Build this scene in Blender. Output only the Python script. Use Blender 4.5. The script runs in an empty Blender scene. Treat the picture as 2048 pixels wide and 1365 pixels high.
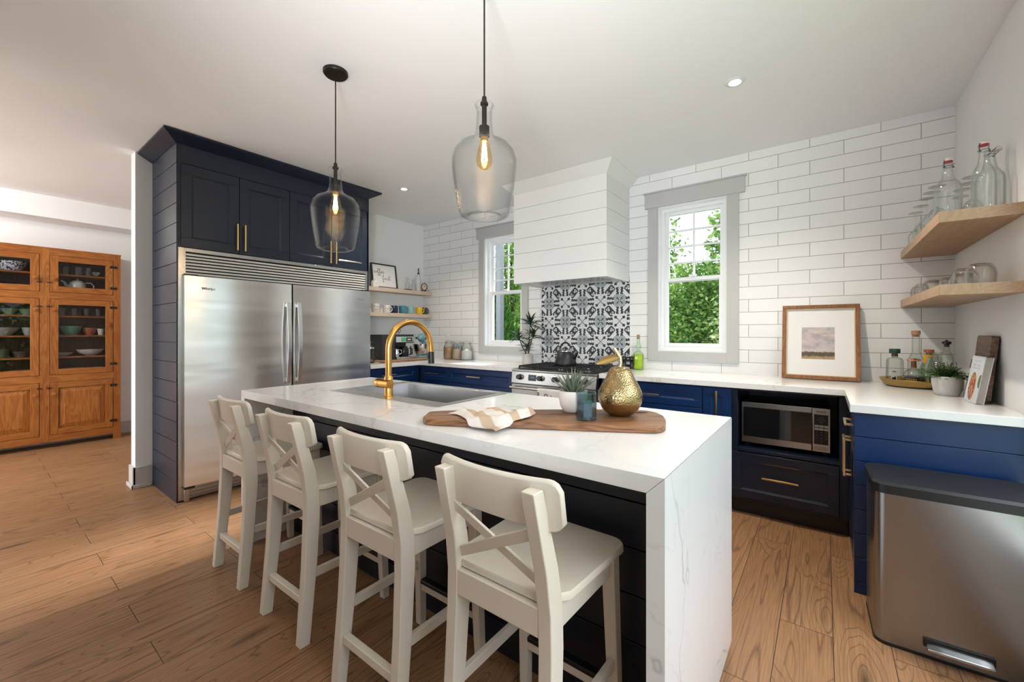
import bpy, bmesh, math, random
from mathutils import Vector, Matrix
PI = math.pi
S = bpy.context.scene
COL = S.collection
# ------------------------------------------------------------------ camera, sky, light, exposure
cd = bpy.data.cameras.new('camera'); cam = bpy.data.objects.new('camera', cd); COL.objects.link(cam)
cd.sensor_width = 36; cd.sensor_fit = 'HORIZONTAL'; cd.lens = 36 * 828.89 / 2048; cd.shift_y = -18.53 / 2048
cd.clip_start = .02
cam.location = (-.6788, -3.8779, 1.2716); cam.rotation_euler = (PI / 2, 0, .6456)
S.camera = cam
W = bpy.data.worlds.new('sky'); S.world = W; W.use_nodes = True
bg = W.node_tree.nodes['Background']; bg.inputs['Color'].default_value = (.80, .91, 1, 1); bg.inputs['Strength'].default_value = 1.9
S.view_settings.view_transform = 'Standard'; S.view_settings.look = 'None'; S.view_settings.gamma = 1
S.view_settings.use_curve_mapping = False; S.view_settings.exposure = .22
cy = S.cycles
cy.use_denoising = True
cy.max_bounces = 9; cy.diffuse_bounces = 4; cy.glossy_bounces = 4; cy.transmission_bounces = 6; cy.transparent_max_bounces = 24
cy.caustics_reflective = False; cy.caustics_refractive = False; cy.sample_clamp_indirect = 6

def area(name, loc, direction, sx, sy, power, color):
    l = bpy.data.lights.new(name, 'AREA'); l.shape = 'RECTANGLE'; l.size = sx; l.size_y = sy
    l.energy = power; l.color = color
    o = bpy.data.objects.new(name, l); COL.objects.link(o); o.location = loc
    o.rotation_euler = Vector(direction).to_track_quat('-Z', 'Y').to_euler()
    return o
sun = bpy.data.lights.new('hazy_sun', 'SUN'); sun.energy = 15.0; sun.angle = .22; sun.color = (1, .98, .95)
so = bpy.data.objects.new('hazy_sun', sun); COL.objects.link(so)
so.rotation_euler = Vector((-.05, -1, -.52)).to_track_quat('-Z', 'Y').to_euler(); so.location = (0, 6, 9)
# daylight entering by the glazed openings of the south wall, plus unseen fill lights added to brighten dining room, ceiling and back walls
area('daylight_dining_door', (-6.1, -7.35, 1.3), (.0, 1, .05), 2.4, 2.3, 105, (1, .98, .96))
area('dining_fill', (-6.1, -4.9, 2.6), (-.9, .5, -1), .5, .5, 38, (1, .96, .92))  # no known fixture here; fill added to brighten the china cabinet wall
area('ceiling_fill', (-2.0, -5.0, 1.1), (0, .0, 1), 3.0, 1.5, 17, (.86, .93, 1))  # unseen upward panel added to lift the ceiling brightness
fl = bpy.data.lights.new('ceiling_fill_spot', 'SPOT'); fl.energy = 250; fl.color = (.88, .94, 1); fl.spot_size = 1.6; fl.spot_blend = 1; fl.shadow_soft_size = .22  # unseen spot behind the camera, added to brighten ceiling and back of room
fo = bpy.data.objects.new('ceiling_fill_spot', fl); COL.objects.link(fo); fo.location = (-.9, -4.15, 1.35)
fo.rotation_euler = (Vector((-2.7, -.9, 3.0)) - fo.location).to_track_quat('-Z', 'Y').to_euler()
area('open_sky_east', (1.7, -2.7, 3.3), (-1, .1, -.75), 4.5, 1.8, 92, (.90, .95, 1))
area('open_sky_north', (-2.7, 1.5, 4.3), (0, -1, -1.0), 5.5, 1.8, 200, (.93, .97, 1))

# ------------------------------------------------------------------ mesh helpers
class B:
    def __init__(s): s.v = []; s.f = []; s.m = []
    def add(s, v, f, mi=0):
        n = len(s.v); s.v += [tuple(p) for p in v]; s.f += [tuple(i + n for i in q) for q in f]; s.m += [mi] * len(f)
        return s
    def box(s, x0, x1, y0, y1, z0, z1, mi=0):
        return s.add([(x, y, z) for z in (z0, z1) for y in (y0, y1) for x in (x0, x1)],
                     [(0, 2, 3, 1), (4, 5, 7, 6), (0, 1, 5, 4), (2, 6, 7, 3), (0, 4, 6, 2), (1, 3, 7, 5)], mi)
    def hexa(s, bot, top, mi=0):            # two quads, 4 points each
        return s.add(list(bot) + list(top), [(0, 3, 2, 1), (4, 5, 6, 7), (0, 1, 5, 4), (1, 2, 6, 5), (2, 3, 7, 6), (3, 0, 4, 7)], mi)
    def bm(s, M, u0, u1, v0, v1, n0, n1, mi=0):   # box through a mapping M(u,v,n)
        return s.add([M(u, v, n) for n in (n0, n1) for v in (v0, v1) for u in (u0, u1)],
                     [(0, 2, 3, 1), (4, 5, 7, 6), (0, 1, 5, 4), (2, 6, 7, 3), (0, 4, 6, 2), (1, 3, 7, 5)], mi)
    def rings(s, rs, close=False, cap=True, mi=0):
        n = len(rs[0]); v = [p for r in rs for p in r]; f = []
        k = len(rs)
        for i in range(k if close else k - 1):
            a = i * n; b = ((i + 1) % k) * n
            for j in range(n):
                f.append((a + j, a + (j + 1) % n, b + (j + 1) % n, b + j))
        if cap and not close:
            f.append(tuple(range(n - 1, -1, -1))); f.append(tuple((k - 1) * n + j for j in range(n)))
        return s.add(v, f, mi)
    def lathe(s, prof, c=(0, 0, 0), n=32, close=False, mi=0):
        rs = []
        for r, z in prof:
            r = max(r, 1e-5)
            rs.append([(c[0] + r * math.cos(2 * PI * j / n), c[1] + r * math.sin(2 * PI * j / n), c[2] + z) for j in range(n)])
        return s.rings(rs, close=close, cap=not close, mi=mi)
    def tube(s, pts, r, n=12, close=False, mi=0, sect=None):
        pts = [Vector(p) for p in pts]; k = len(pts); rs = []
        t0 = (pts[1] - pts[0]).normalized()
        up = Vector((0, 0, 1)) if abs(t0.z) < .9 else Vector((1, 0, 0))
        nrm = (up - t0 * up.dot(t0)).normalized(); pt = t0
        for i, p in enumerate(pts):
            if close: t = (pts[(i + 1) % k] - pts[i - 1]).normalized()
            elif i == 0: t = t0
            elif i == k - 1: t = (pts[-1] - pts[-2]).normalized()
            else: t = ((pts[i + 1] - p).normalized() + (p - pts[i - 1]).normalized()).normalized()
            nrm = (nrm - t * nrm.dot(t)); nrm = nrm.normalized() if nrm.length > 1e-6 else Vector((1, 0, 0))
            bi = t.cross(nrm)
            rr = r[i] if isinstance(r, (list, tuple)) else r
            if sect: rs.append([tuple(p + nrm * a + bi * b) for a, b in sect])
            else: rs.append([tuple(p + (nrm * math.cos(2 * PI * j / n) + bi * math.sin(2 * PI * j / n)) * rr) for j in range(n)])
        return s.rings(rs, close=close, mi=mi)
    def cyl(s, p0, p1, r0, r1=None, n=24, mi=0): return s.tube([p0, p1], [r0, r0 if r1 is None else r1], n, mi=mi)
    def beam(s, p0, p1, w, h, side=(1, 0, 0), mi=0):   # w along 'side', h along the third direction
        p0 = Vector(p0); p1 = Vector(p1); d = (p1 - p0).normalized(); a = Vector(side); a = (a - d * a.dot(d)).normalized(); b = d.cross(a)
        q = lambda p: [tuple(p + a * sx * w / 2 + b * sy * h / 2) for sx, sy in ((-1, -1), (1, -1), (1, 1), (-1, 1))]
        return s.hexa(q(p0), q(p1), mi)
    def prism(s, poly, M, n0, n1, mi=0):     # polygon in (u,v) extruded along n
        k = len(poly)
        v = [M(u, w, n0) for u, w in poly] + [M(u, w, n1) for u, w in poly]
        f = [tuple(range(k - 1, -1, -1)), tuple(range(k, 2 * k))] + [(j, (j + 1) % k, k + (j + 1) % k, k + j) for j in range(k)]
        return s.add(v, f, mi)
    def flat(s, poly, M, n, mi=0): return s.add([M(u, w, n) for u, w in poly], [tuple(range(len(poly)))], mi)

ID = lambda u, v, n: (u, v, n)
def MAP(o, U, V, N):
    o = Vector(o); U = Vector(U); V = Vector(V); N = Vector(N)
    return lambda u, v, n: tuple(o + U * u + V * v + N * n)
def FY(y): return lambda u, v, n: (u, y - n, v)          # front facing -Y at y
def FX(x): return lambda u, v, n: (x + n, u, v)          # front facing +X at x
def FXm(x): return lambda u, v, n: (x - n, u, v)         # front facing -X at x

LOC = {}
def obj(name, b, mat, parent=None, smooth=35, bevel=0, local=False, recalc=True):
    me = bpy.data.meshes.new(name)
    off = Vector((0, 0, 0)) if (parent is None or local) else ABS(parent)
    me.from_pydata([tuple(Vector(p) - off) for p in b.v], [], b.f)
    mats = mat if isinstance(mat, (list, tuple)) else [mat]
    for m in mats: me.materials.append(m)
    if len(mats) > 1: me.polygons.foreach_set('material_index', b.m)
    if recalc:
        bm = bmesh.new(); bm.from_mesh(me); bmesh.ops.recalc_face_normals(bm, faces=bm.faces); bm.to_mesh(me); bm.free()
    if smooth:
        me.polygons.foreach_set('use_smooth', [True] * len(me.polygons)); me.set_sharp_from_angle(angle=math.radians(smooth))
    o = bpy.data.objects.new(name, me); COL.objects.link(o)
    if parent is not None: o.parent = parent
    LOC[o.name] = Vector((0, 0, 0))
    if bevel:
        md = o.modifiers.new('bevel', 'BEVEL'); md.width = bevel; md.segments = 2; md.limit_method = 'ANGLE'; md.angle_limit = math.radians(40)
    return o
def ABS(o):
    v = Vector((0, 0, 0))
    while o is not None: v = v + LOC[o.name]; o = o.parent
    return v
def tag(o, label, cat=None, group=None, kind=None):
    if label: o['label'] = label
    if cat: o['category'] = cat
    if group: o['group'] = group
    if kind: o['kind'] = kind
    return o
def thing(name, label, cat, loc=(0, 0, 0), rz=0, group=None):
    o = bpy.data.objects.new(name, None); COL.objects.link(o); o.location = loc; o.rotation_euler = (0, 0, rz); o.empty_display_size = .05
    LOC[o.name] = Vector(loc)
    return tag(o, label, cat, group)
def place(o, loc, rz=0, rx=0, ry=0):
    o.location = loc; o.rotation_euler = (rx, ry, rz); LOC[o.name] = Vector(loc); return o
def single(name, b, mat, label, cat, group=None, kind=None, base=None, **k):
    o = obj(name, b, mat, **k)
    if base is not None:                    # move the origin to the base of the thing
        o.data.transform(Matrix.Translation(-Vector(base))); o.location = base; LOC[o.name] = Vector(base)
    return tag(o, label, cat, group, kind)
def copy_tree(o, parent=None):
    c = o.copy(); COL.objects.link(c); c.parent = parent; LOC[c.name] = LOC[o.name].copy()
    for ch in list(o.children): copy_tree(ch, c)
    return c
def struct(name, b, mat, label, cat='wall', **k): return tag(obj(name, b, mat, **k), label, cat, None, 'structure')

def text_mesh(b, s, size, M, n=.0005, shear=0, mi=0, align='CENTER', thick=0):
    c = bpy.data.curves.new('t', 'FONT'); c.body = s; c.size = size; c.align_x = align; c.align_y = 'CENTER'; c.shear = shear; c.offset = thick
    c.resolution_u = 3
    o = bpy.data.objects.new('t', c); COL.objects.link(o); bpy.context.view_layer.update()
    me = bpy.data.meshes.new_from_object(o.evaluated_get(bpy.context.evaluated_depsgraph_get()))
    b.add([M(v.co.x, v.co.y, n) for v in me.vertices], [tuple(p.vertices) for p in me.polygons], mi)
    bpy.data.objects.remove(o); bpy.data.curves.remove(c); bpy.data.meshes.remove(me)
    return b

# ------------------------------------------------------------------ materials
class N:                                     # tiny node-tree wrapper
    def __init__(s, name):
        s.mat = bpy.data.materials.new(name); s.mat.use_nodes = True; s.t = s.mat.node_tree; s.t.nodes.clear()
        s.out = s.n('ShaderNodeOutputMaterial')
    def n(s, typ, **kw):
        x = s.t.nodes.new(typ)
        for k, v in kw.items():
            if hasattr(x, k): setattr(x, k, v)
        return x
    def set(s, sock, val):
        if hasattr(val, 'is_output') or isinstance(val, bpy.types.NodeSocket): s.t.links.new(val, sock)
        else:
            if isinstance(val, (tuple, list)) and len(val) == 3 and sock.type == 'RGBA': val = (*val, 1)
            sock.default_value = val
    def mk(s, typ, props=None, **inp):
        x = s.t.nodes.new(typ)
        for k, v in (props or {}).items(): setattr(x, k, v)
        for k, v in inp.items():
            key = k.replace('_', ' ')
            s.set(x.inputs[int(k[1:])] if k[0] == 'i' and k[1:].isdigit() else x.inputs[key], v)
        return x
    def math(s, op, a, b=0, c=0):
        x = s.t.nodes.new('ShaderNodeMath'); x.operation = op; s.set(x.inputs[0], a); s.set(x.inputs[1], b); s.set(x.inputs[2], c); return x.outputs[0]
    def coord(s, scale=(1, 1, 1), loc=(0, 0, 0), rot=(0, 0, 0), out='Object'):
        tc = s.n('ShaderNodeTexCoord'); m = s.n('ShaderNodeMapping')
        s.set(m.inputs['Vector'], tc.outputs[out]); m.inputs['Scale'].default_value = scale; m.inputs['Location'].default_value = loc; m.inputs['Rotation'].default_value = rot
        return m.outputs[0]
    def noise(s, vec, scale=5, detail=4, rough=.5, dist=0):
        return s.mk('ShaderNodeTexNoise', Vector=vec, Scale=scale, Detail=detail, Roughness=rough, Distortion=dist).outputs['Fac']
    def ramp(s, fac, stops):
        r = s.n('ShaderNodeValToRGB'); s.set(r.inputs[0], fac)
        e = r.color_ramp.elements
        while len(e) < len(stops): e.new(.5)
        for i, (p, c) in enumerate(stops):
            e[i].position = p; e[i].color = (*c, 1) if len(c) == 3 else c
        return r.outputs[0]
    def mix(s, fac, a, b, mode='MIX'):
        x = s.n('ShaderNodeMix'); x.data_type = 'RGBA'; x.blend_type = mode
        s.set(x.inputs[0], fac); s.set(x.inputs[6], a); s.set(x.inputs[7], b); return x.outputs[2]
    def bump(s, h, strength=.2, dist=.01):
        return s.mk('ShaderNodeBump', Height=h, Strength=strength, Distance=dist).outputs[0]
    def pbsdf(s, **inp):
        p = s.n('ShaderNodeBsdfPrincipled')
        for k, v in inp.items(): s.set(p.inputs[k.replace('_', ' ')], v)
        s.t.links.new(p.outputs[0], s.out.inputs[0]); return p

def plain(name, col, rough=.5, metal=0, bumpy=0, bscale=200, coat=0, var=0):
    n = N(name); kw = {}
    v = n.coord()
    if bumpy: kw['Normal'] = n.bump(n.noise(v, bscale, 2), bumpy, .002)
    c = col
    if var: c = n.mix(n.noise(v, 9, 3), tuple(x * (1 - var) for x in col), tuple(min(1, x * (1 + var)) for x in col))
    n.pbsdf(Base_Color=c, Roughness=rough, Metallic=metal, Coat_Weight=coat, **kw)
    return n.mat
def emis(name, col, strength):
    n = N(name); e = n.mk('ShaderNodeEmission', Color=col, Strength=strength); n.t.links.new(e.outputs[0], n.out.inputs[0]); return n.mat
def glass(name, tint=(.97, .985, .98), edge=(.62, .67, .66), rough=.02, lo=.035, hi=.75, seed=0, power=3.0):
    n = N(name)
    lw = n.n('ShaderNodeLayerWeight'); lw.inputs[0].default_value = .5
    f = n.math('POWER', lw.outputs['Facing'], power)
    tr = n.mk('ShaderNodeBsdfTransparent', Color=n.mix(n.math('POWER', lw.outputs['Facing'], 2.2), tint, edge))
    gl = n.mk('ShaderNodeBsdfGlossy', Color=(1, 1, 1), Roughness=rough)
    if seed:
        h = n.mk('ShaderNodeTexVoronoi', Vector=n.coord(), Scale=seed).outputs['Distance']
        n.set(gl.inputs['Normal'], n.bump(h, .22, .006))
    fac = n.math('ADD', n.math('MULTIPLY', f, hi - lo), lo)
    m = n.n('ShaderNodeMixShader'); n.set(m.inputs[0], fac); n.t.links.new(tr.outputs[0], m.inputs[1]); n.t.links.new(gl.outputs[0], m.inputs[2])
    n.t.links.new(m.outputs[0], n.out.inputs[0]); return n.mat
def wood(name, c1, c2, axis='z', scale=1.0, rough=.45, knots=True, spec=.4):
    n = N(name)
    sc = {'x': (.12, 1, 1), 'y': (1, .12, 1), 'z': (1, 1, .12)}[axis]
    v = n.coord(tuple(a * 10 * scale for a in sc))
    w = n.noise(v, 1.2, 3, .5, .6)
    rings = n.math('FRACT', n.math('MULTIPLY', w, 9))
    rings = n.math('ABSOLUTE', n.math('SUBTRACT', rings, .5))
    fine = n.noise(n.coord(tuple(a * 160 * scale for a in ({'x': (.03, 1, 1), 'y': (1, .03, 1), 'z': (1, 1, .03)}[axis]))), 1, 2)
    fac = n.math('ADD', n.math('MULTIPLY', rings, .9), n.math('MULTIPLY', n.math('SUBTRACT', fine, .5), .7))
    fac = n.math('ADD', fac, n.math('MULTIPLY', n.math('SUBTRACT', n.noise(v, .35, 2), .5), .8))
    c = n.ramp(fac, [(.0, c2), (.55, c1)])
    if knots:
        k = n.mk('ShaderNodeTexVoronoi', Vector=n.coord(tuple(a * 5 * scale for a in {'x': (.4, 1, 1), 'y': (1, .4, 1), 'z': (1, 1, .4)}[axis])), Scale=1.0).outputs['Distance']
        c = n.mix(n.ramp(k, [(.03, (1, 1, 1)), (.11, (0, 0, 0))]), c, tuple(x * .35 for x in c2))
    n.pbsdf(Base_Color=c, Roughness=rough, Specular_IOR_Level=spec, Normal=n.bump(fac, .06, .002))
    return n.mat
def steel(name, col=(.60, .60, .61), rough=.24, wavy=0, vertical=True, aniso=.0):
    n = N(name)
    s = (1, 1, .01) if vertical else (.01, .01, 1)
    br = n.noise(n.coord(tuple(a * 500 for a in s)), 1, 2)
    h = n.math('MULTIPLY', br, .02)
    nb = n.bump(h, .08, .002)
    if wavy:
        wv = n.noise(n.coord((.9, .9, 6)), 1.0, 1, .4, .3)
        b2 = n.n('ShaderNodeBump'); n.set(b2.inputs['Height'], wv); b2.inputs['Strength'].default_value = wavy; b2.inputs['Distance'].default_value = .02
        n.t.links.new(nb, b2.inputs['Normal']); nb = b2.outputs[0]
    n.pbsdf(Base_Color=n.mix(br, tuple(x * .97 for x in col), col), Metallic=1.0, Roughness=n.math('ADD', n.math('MULTIPLY', br, .03), rough - .015), Normal=nb, **({'Anisotropic': aniso, 'Anisotropic_Rotation': .25} if aniso else {}))
    if aniso:
        tg = n.n('ShaderNodeTangent'); tg.direction_type = 'RADIAL'; tg.axis = 'Z'
        p = [x for x in n.t.nodes if x.type == 'BSDF_PRINCIPLED'][0]; n.t.links.new(tg.outputs[0], p.inputs['Tangent'])
    return n.mat

M_WHITE = plain('white_wall_paint', (.85, .85, .855), .6, bumpy=.03, bscale=300)
M_CEIL = plain('ceiling_paint', (.87, .865, .87), .8, bumpy=.03, bscale=300)
M_TRIM = plain('white_trim_paint', (.78, .78, .77), .4)
M_GREY = plain('grey_casing_paint', (.50, .50, .49), .45)
M_BASE = plain('grey_baseboard_paint', (.56, .53, .50), .45)
M_VINYL = plain('white_vinyl', (.85, .86, .87), .35)
M_NAVY = plain('navy_cabinet_paint', (.0065, .0125, .030), .30, bumpy=.03, bscale=250)
M_NAVYB = plain('blue_cabinet_paint', (.004, .027, .105), .30)
M_NAVYI = plain('navy_island_paint', (.008, .012, .022), .42)
M_BLACK = plain('black_satin', (.008, .008, .009), .35)
M_BLKMAT = plain('black_matte', (.012, .012, .013), .7)
M_DARK = plain('dark_bronze', (.035, .026, .020), .45, .7)
M_BRASS = plain('brushed_gold', (.78, .55, .24), .27, 1)
M_FAUC = plain('gold_faucet', (.74, .40, .115), .26, 1)
M_PALEBR = plain('pale_brass', (.80, .68, .46), .25, 1)
M_STEEL = steel('brushed_steel', (.47, .46, .45), .26)
M_FRIDGE = steel('fridge_steel', (.80, .81, .81), .25, wavy=.50, aniso=.75)
M_CHROME = plain('chrome', (.8, .8, .8), .12, 1)
M_CREAM = plain('cream_stool_paint', (.78, .71, .60), .36, bumpy=.02, bscale=120)
M_GLASS = glass('clear_glass', (.985, .99, .988), (.52, .55, .54), .02, .03, .75, power=2.6)
M_PANE = glass('window_glass', (.98, .99, .99), (.9, .92, .92), .01, .008, .25)
M_CABGL = glass('cabinet_glass', (.84, .85, .85), (.6, .6, .6), .01, .012, .25)
M_SEED = glass('seeded_glass', (.99, .993, .992), (.70, .71, .705), .03, .003, .55, seed=120, power=4.2)
M_BULBG = glass('amber_bulb_glass', (1, .86, .62), (.9, .6, .25), .02, .04, .4)
M_FIL = emis('hot_filament', (1, .62, .26), 110)
M_LED = emis('downlight_diffuser', (1, .93, .82), 14)
M_PINE = wood('honey_pine', (.38, .14, .027), (.24, .072, .011), 'z', 1.0, .40)
M_PINEH = wood('honey_pine_rail', (.38, .14, .027), (.24, .072, .011), 'y', 1.0, .40)
M_PINED = wood('dark_pine_boards', (.16, .085, .045), (.10, .05, .025), 'z', .8, .6)
M_OAKX = wood('pale_oak', (.45, .30, .19), (.39, .25, .15), 'y', .7, .5, knots=False)
M_OAKD = wood('pale_oak_end', (.50, .33, .19), (.38, .235, .12), 'x', 1.3, .5, knots=False)
M_ACAC = wood('acacia_board', (.34, .165, .075), (.11, .045, .018), 'x', .8, .38)
M_WALN = wood('walnut_board', (.20, .115, .07), (.075, .036, .02), 'y', .9, .45, knots=False)
M_FRAMEW = wood('chestnut_frame', (.30, .13, .05), (.19, .075, .025), 'z', 1.2, .4, knots=False)
M_PAPER = plain('white_paper', (.82, .82, .81), .7)
M_CERW = plain('white_ceramic', (.78, .74, .70), .3)
M_SOIL = plain('potting_soil', (.03, .02, .014), .9)

def quartz(name='white_quartz', amt=.62):
    n = N(name); v = n.coord()
    def vein(sc, w, seed, dist=1.2):
        a = n.noise(n.coord((sc, sc, sc), (seed, seed * .7, seed * 1.3)), 1.0, 5, .55, dist)
        return n.ramp(n.math('ABSOLUTE', n.math('SUBTRACT', a, .5)), [(0, (1, 1, 1)), (w, (0, 0, 0))])
    mask = n.ramp(n.noise(n.coord((1.3, 1.3, 1.3), (4, 1, 2)), 1, 2), [(.38, (0, 0, 0)), (.55, (1, 1, 1))])
    f = n.math('MULTIPLY', vein(.95, .0055, 3.1, .5), mask)
    f2 = n.math('MULTIPLY', vein(1.9, .008, 9.2, .8), n.math('MULTIPLY', mask, .30))
    f = n.math('MAXIMUM', f, f2)
    cl = n.noise(n.coord((2, 2, 2), (7, 3, 1)), 1, 3)
    c = n.mix(cl, (.80, .80, .79), (.86, .86, .855))
    c = n.mix(n.math('MULTIPLY', f, amt), c, (.34, .35, .36))
    n.pbsdf(Base_Color=c, Roughness=.13, Specular_IOR_Level=.5)
    return n.mat
M_QUARTZ = quartz(); M_QTOP = quartz('white_quartz_top', .34)

def tile_mat():
    n = N('white_subway_tile')
    tc = n.n('ShaderNodeTexCoord'); sp = n.n('ShaderNodeSeparateXYZ'); n.t.links.new(tc.outputs['Object'], sp.inputs[0])
    cb = n.n('ShaderNodeCombineXYZ')
    n.set(cb.inputs[0], n.math('ADD', sp.outputs[0], .158 + .406 * 40)); n.set(cb.inputs[1], n.math('ADD', sp.outputs[2], -2.674 + .1034 * 40))
    br = n.n('ShaderNodeTexBrick'); br.offset = .5; br.offset_frequency = 2; br.squash = 1; br.squash_frequency = 2
    n.set(br.inputs['Vector'], cb.outputs[0])
    for k, v in (('Color1', (.83, .83, .82, 1)), ('Color2', (.875, .875, .865, 1)), ('Mortar', (.36, .34, .32, 1)), ('Scale', 1.0), ('Mortar Size', .0022), ('Mortar Smooth', .12), ('Bias', 0), ('Brick Width', .406), ('Row Height', .1034)):
        br.inputs[k].default_value = v
    inv = n.math('SUBTRACT', 1, br.outputs['Fac'])
    und = n.noise(n.coord((4, 4, 4)), 1, 2)
    nb = n.bump(inv, .35, .003)
    b2 = n.n('ShaderNodeBump'); n.set(b2.inputs['Height'], und); b2.inputs['Strength'].default_value = .05; b2.inputs['Distance'].default_value = .02; n.t.links.new(nb, b2.inputs['Normal'])
    n.pbsdf(Base_Color=br.outputs['Color'], Roughness=n.math('ADD', n.math('MULTIPLY', br.outputs['Fac'], .5), .22), Normal=b2.outputs[0])
    return n.mat
M_TILE = tile_mat()

def floor_mat():
    n = N('oak_plank_floor')
    tc = n.n('ShaderNodeTexCoord'); sp = n.n('ShaderNodeSeparateXYZ'); n.t.links.new(tc.outputs['Object'], sp.inputs[0])
    X = sp.outputs[0]; Y = sp.outputs[1]
    cb = n.n('ShaderNodeCombineXYZ')
    n.set(cb.inputs[0], n.math('ADD', Y, 30.45)); n.set(cb.inputs[1], n.math('ADD', X, 1.022 + .1865 * 60))
    br = n.n('ShaderNodeTexBrick'); br.offset = .37; br.offset_frequency = 2
    n.set(br.inputs['Vector'], cb.outputs[0])
    for k, v in (('Color1', (0, 0, 0, 1)), ('Color2', (1, 1, 1, 1)), ('Mortar', (.5, .5, .5, 1)), ('Scale', 1.0), ('Mortar Size', .0016), ('Mortar Smooth', .1), ('Bias', 0), ('Brick Width', 1.25), ('Row Height', .1865)):
        br.inputs[k].default_value = v
    rnd = n.math('MULTIPLY', br.outputs['Color'], 37.0)
    def vec(sx, sy, k=1.0):
        c = n.n('ShaderNodeCombineXYZ'); n.set(c.inputs[0], n.math('MULTIPLY', X, sx)); n.set(c.inputs[1], n.math('MULTIPLY', Y, sy)); n.set(c.inputs[2], n.math('MULTIPLY', rnd, k)); return c.outputs[0]
    kn = n.mk('ShaderNodeTexVoronoi', Vector=vec(5.6, 1.15, 3), Scale=1.0, Randomness=.9).outputs['Distance']
    kf = n.ramp(kn, [(.0, (1, 1, 1)), (.45, (0, 0, 0))])
    g = n.noise(vec(5.5, .42), 1.0, 2, .45, .25)                # cathedral grain bending round the knots
    g = n.math('ADD', g, n.math('MULTIPLY', kf, .34))
    ring = n.math('ABSOLUTE', n.math('SUBTRACT', n.math('FRACT', n.math('MULTIPLY', g, 17)), .5))
    ring = n.ramp(ring, [(.0, (0, 0, 0)), (.12, (1, 1, 1))])
    fine = n.noise(vec(170, 5), 1.0, 3, .6)
    fine = n.ramp(fine, [(.36, (0, 0, 0)), (.66, (1, 1, 1))])
    big = n.noise(vec(3.5, .5, 2), 1.0, 2)
    knot = n.ramp(kn, [(.03, (1, 1, 1)), (.15, (0, 0, 0))])
    c = n.mix(big, (.285, .142, .064), (.42, .24, .122))
    c = n.mix(n.math('MULTIPLY', br.outputs['Color'], .45), c, (.32, .162, .075))
    c = n.mix(n.math('MULTIPLY', n.math('SUBTRACT', 1, ring), .62), c, (.085, .038, .017))
    c = n.mix(n.math('MULTIPLY', fine, .38), c, (.12, .055, .027))
    c = n.mix(n.math('MULTIPLY', knot, .85), c, (.06, .030, .016))
    c = n.mix(n.math('MULTIPLY', br.outputs['Fac'], .9), c, (.03, .018, .012))
    h = n.math('SUBTRACT', n.math('MULTIPLY', fine, .25), br.outputs['Fac'])
    n.pbsdf(Base_Color=c, Roughness=n.math('ADD', n.math('MULTIPLY', fine, .15), .33), Specular_IOR_Level=.35, Normal=n.bump(h, .22, .002))
    return n.mat
M_FLOOR = floor_mat()

# ------------------------------------------------------------------ room shell
H = 2.74
struct('floor', B().box(-7.85, .15, -7.6, .15, -.1, 0), M_FLOOR, 'oak plank laminate floor running through kitchen and dining room', 'floor', smooth=0)
struct('ceiling', B().box(-7.85, .15, -7.6, .15, H, H + .1), M_CEIL, 'smooth white ceiling over the kitchen', 'ceiling', smooth=0)
WR = (-1.905, -1.333, 1.095, 2.42); WL = (-4.02, -3.451, 1.095, 2.416)
b = B()
def wall_y(b, x0, x1, holes, y0, y1):
    xs = x0
    for hx0, hx1, z0, z1 in holes:
        b.box(xs, hx0, y0, y1, 0, H); b.box(hx0, hx1, y0, y1, 0, z0); b.box(hx0, hx1, y0, y1, z1, H); xs = hx1
    b.box(xs, x1, y0, y1, 0, H)
wall_y(b, -5.15, .15, [WL, WR], 0, .15)
struct('wall_back', b, M_TILE, 'window wall in long white subway tile with grey grout', smooth=0)
struct('wall_north', B().box(-7.85, -5.15, 0, .15, 0, H), M_WHITE, 'white wall at the far end of the dining room', smooth=0)
b = B(); b.box(0, .15, -1.30, 0, 0, H); b.box(0, .15, -7.6, -4.0, 0, H); b.box(0, .15, -4.0, -1.30, 0, .40); b.box(0, .15, -4.0, -1.30, 2.3, H)
struct('wall_right', b, M_WHITE, 'plain white wall carrying the two oak glass shelves', smooth=0)
struct('wall_left', B().box(-5.28, -5.15, -3.03, 0, 0, H), M_WHITE, 'white partition wall ending beside the shiplap fridge tower', smooth=0)
struct('wall_dining', B().box(-7.85, -7.71, -7.6, 0, 0, H), M_WHITE, 'white dining room wall behind the pine china cabinet', smooth=0)
b = B(); wall_y(b, -7.85, .15, [(-7.3, -4.9, .15, 2.45)], -7.6, -7.45)
struct('wall_south', b, M_WHITE, 'white wall with wide glazed openings at the camera end', smooth=0)
struct('shade_wall', B().box(-4.45, -4.33, -7.45, -4.55, 0, H), M_WHITE, 'unseen white wall added behind the camera to keep door light off the stool floor', smooth=0)  # added only to shade the floor by the stools from the dining door
struct('trim_1', B().box(-7.71, -7.36, -7.45, 0, 2.505, H), M_WHITE, 'white boxed bulkhead along the dining room ceiling', 'bulkhead', smooth=0)
# baseboards
def base(name, b, label): struct(name, b, M_BASE, label, 'baseboard', bevel=.003)
b = B(); b.box(-5.15, -5.134, -3.046, -2.935, 0, .17); b.box(-5.296, -5.134, -3.046, -3.03, 0, .17); b.box(-5.296, -5.28, -3.046, 0, 0, .17)
b.box(-5.134, -5.122, -3.058, -2.935, 0, .03); b.box(-5.306, -5.122, -3.058, -3.046, 0, .03)
base('baseboard_left', b, 'grey baseboard wrapping the foot of the partition wall')
b = B(); b.box(-7.71, -7.694, -7.45, 0, 0, .15); b.box(-7.694, -7.682, -7.45, 0, 0, .03)
base('baseboard_dining', b, 'pale grey baseboard below the wall beside the pine cabinet')

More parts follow.
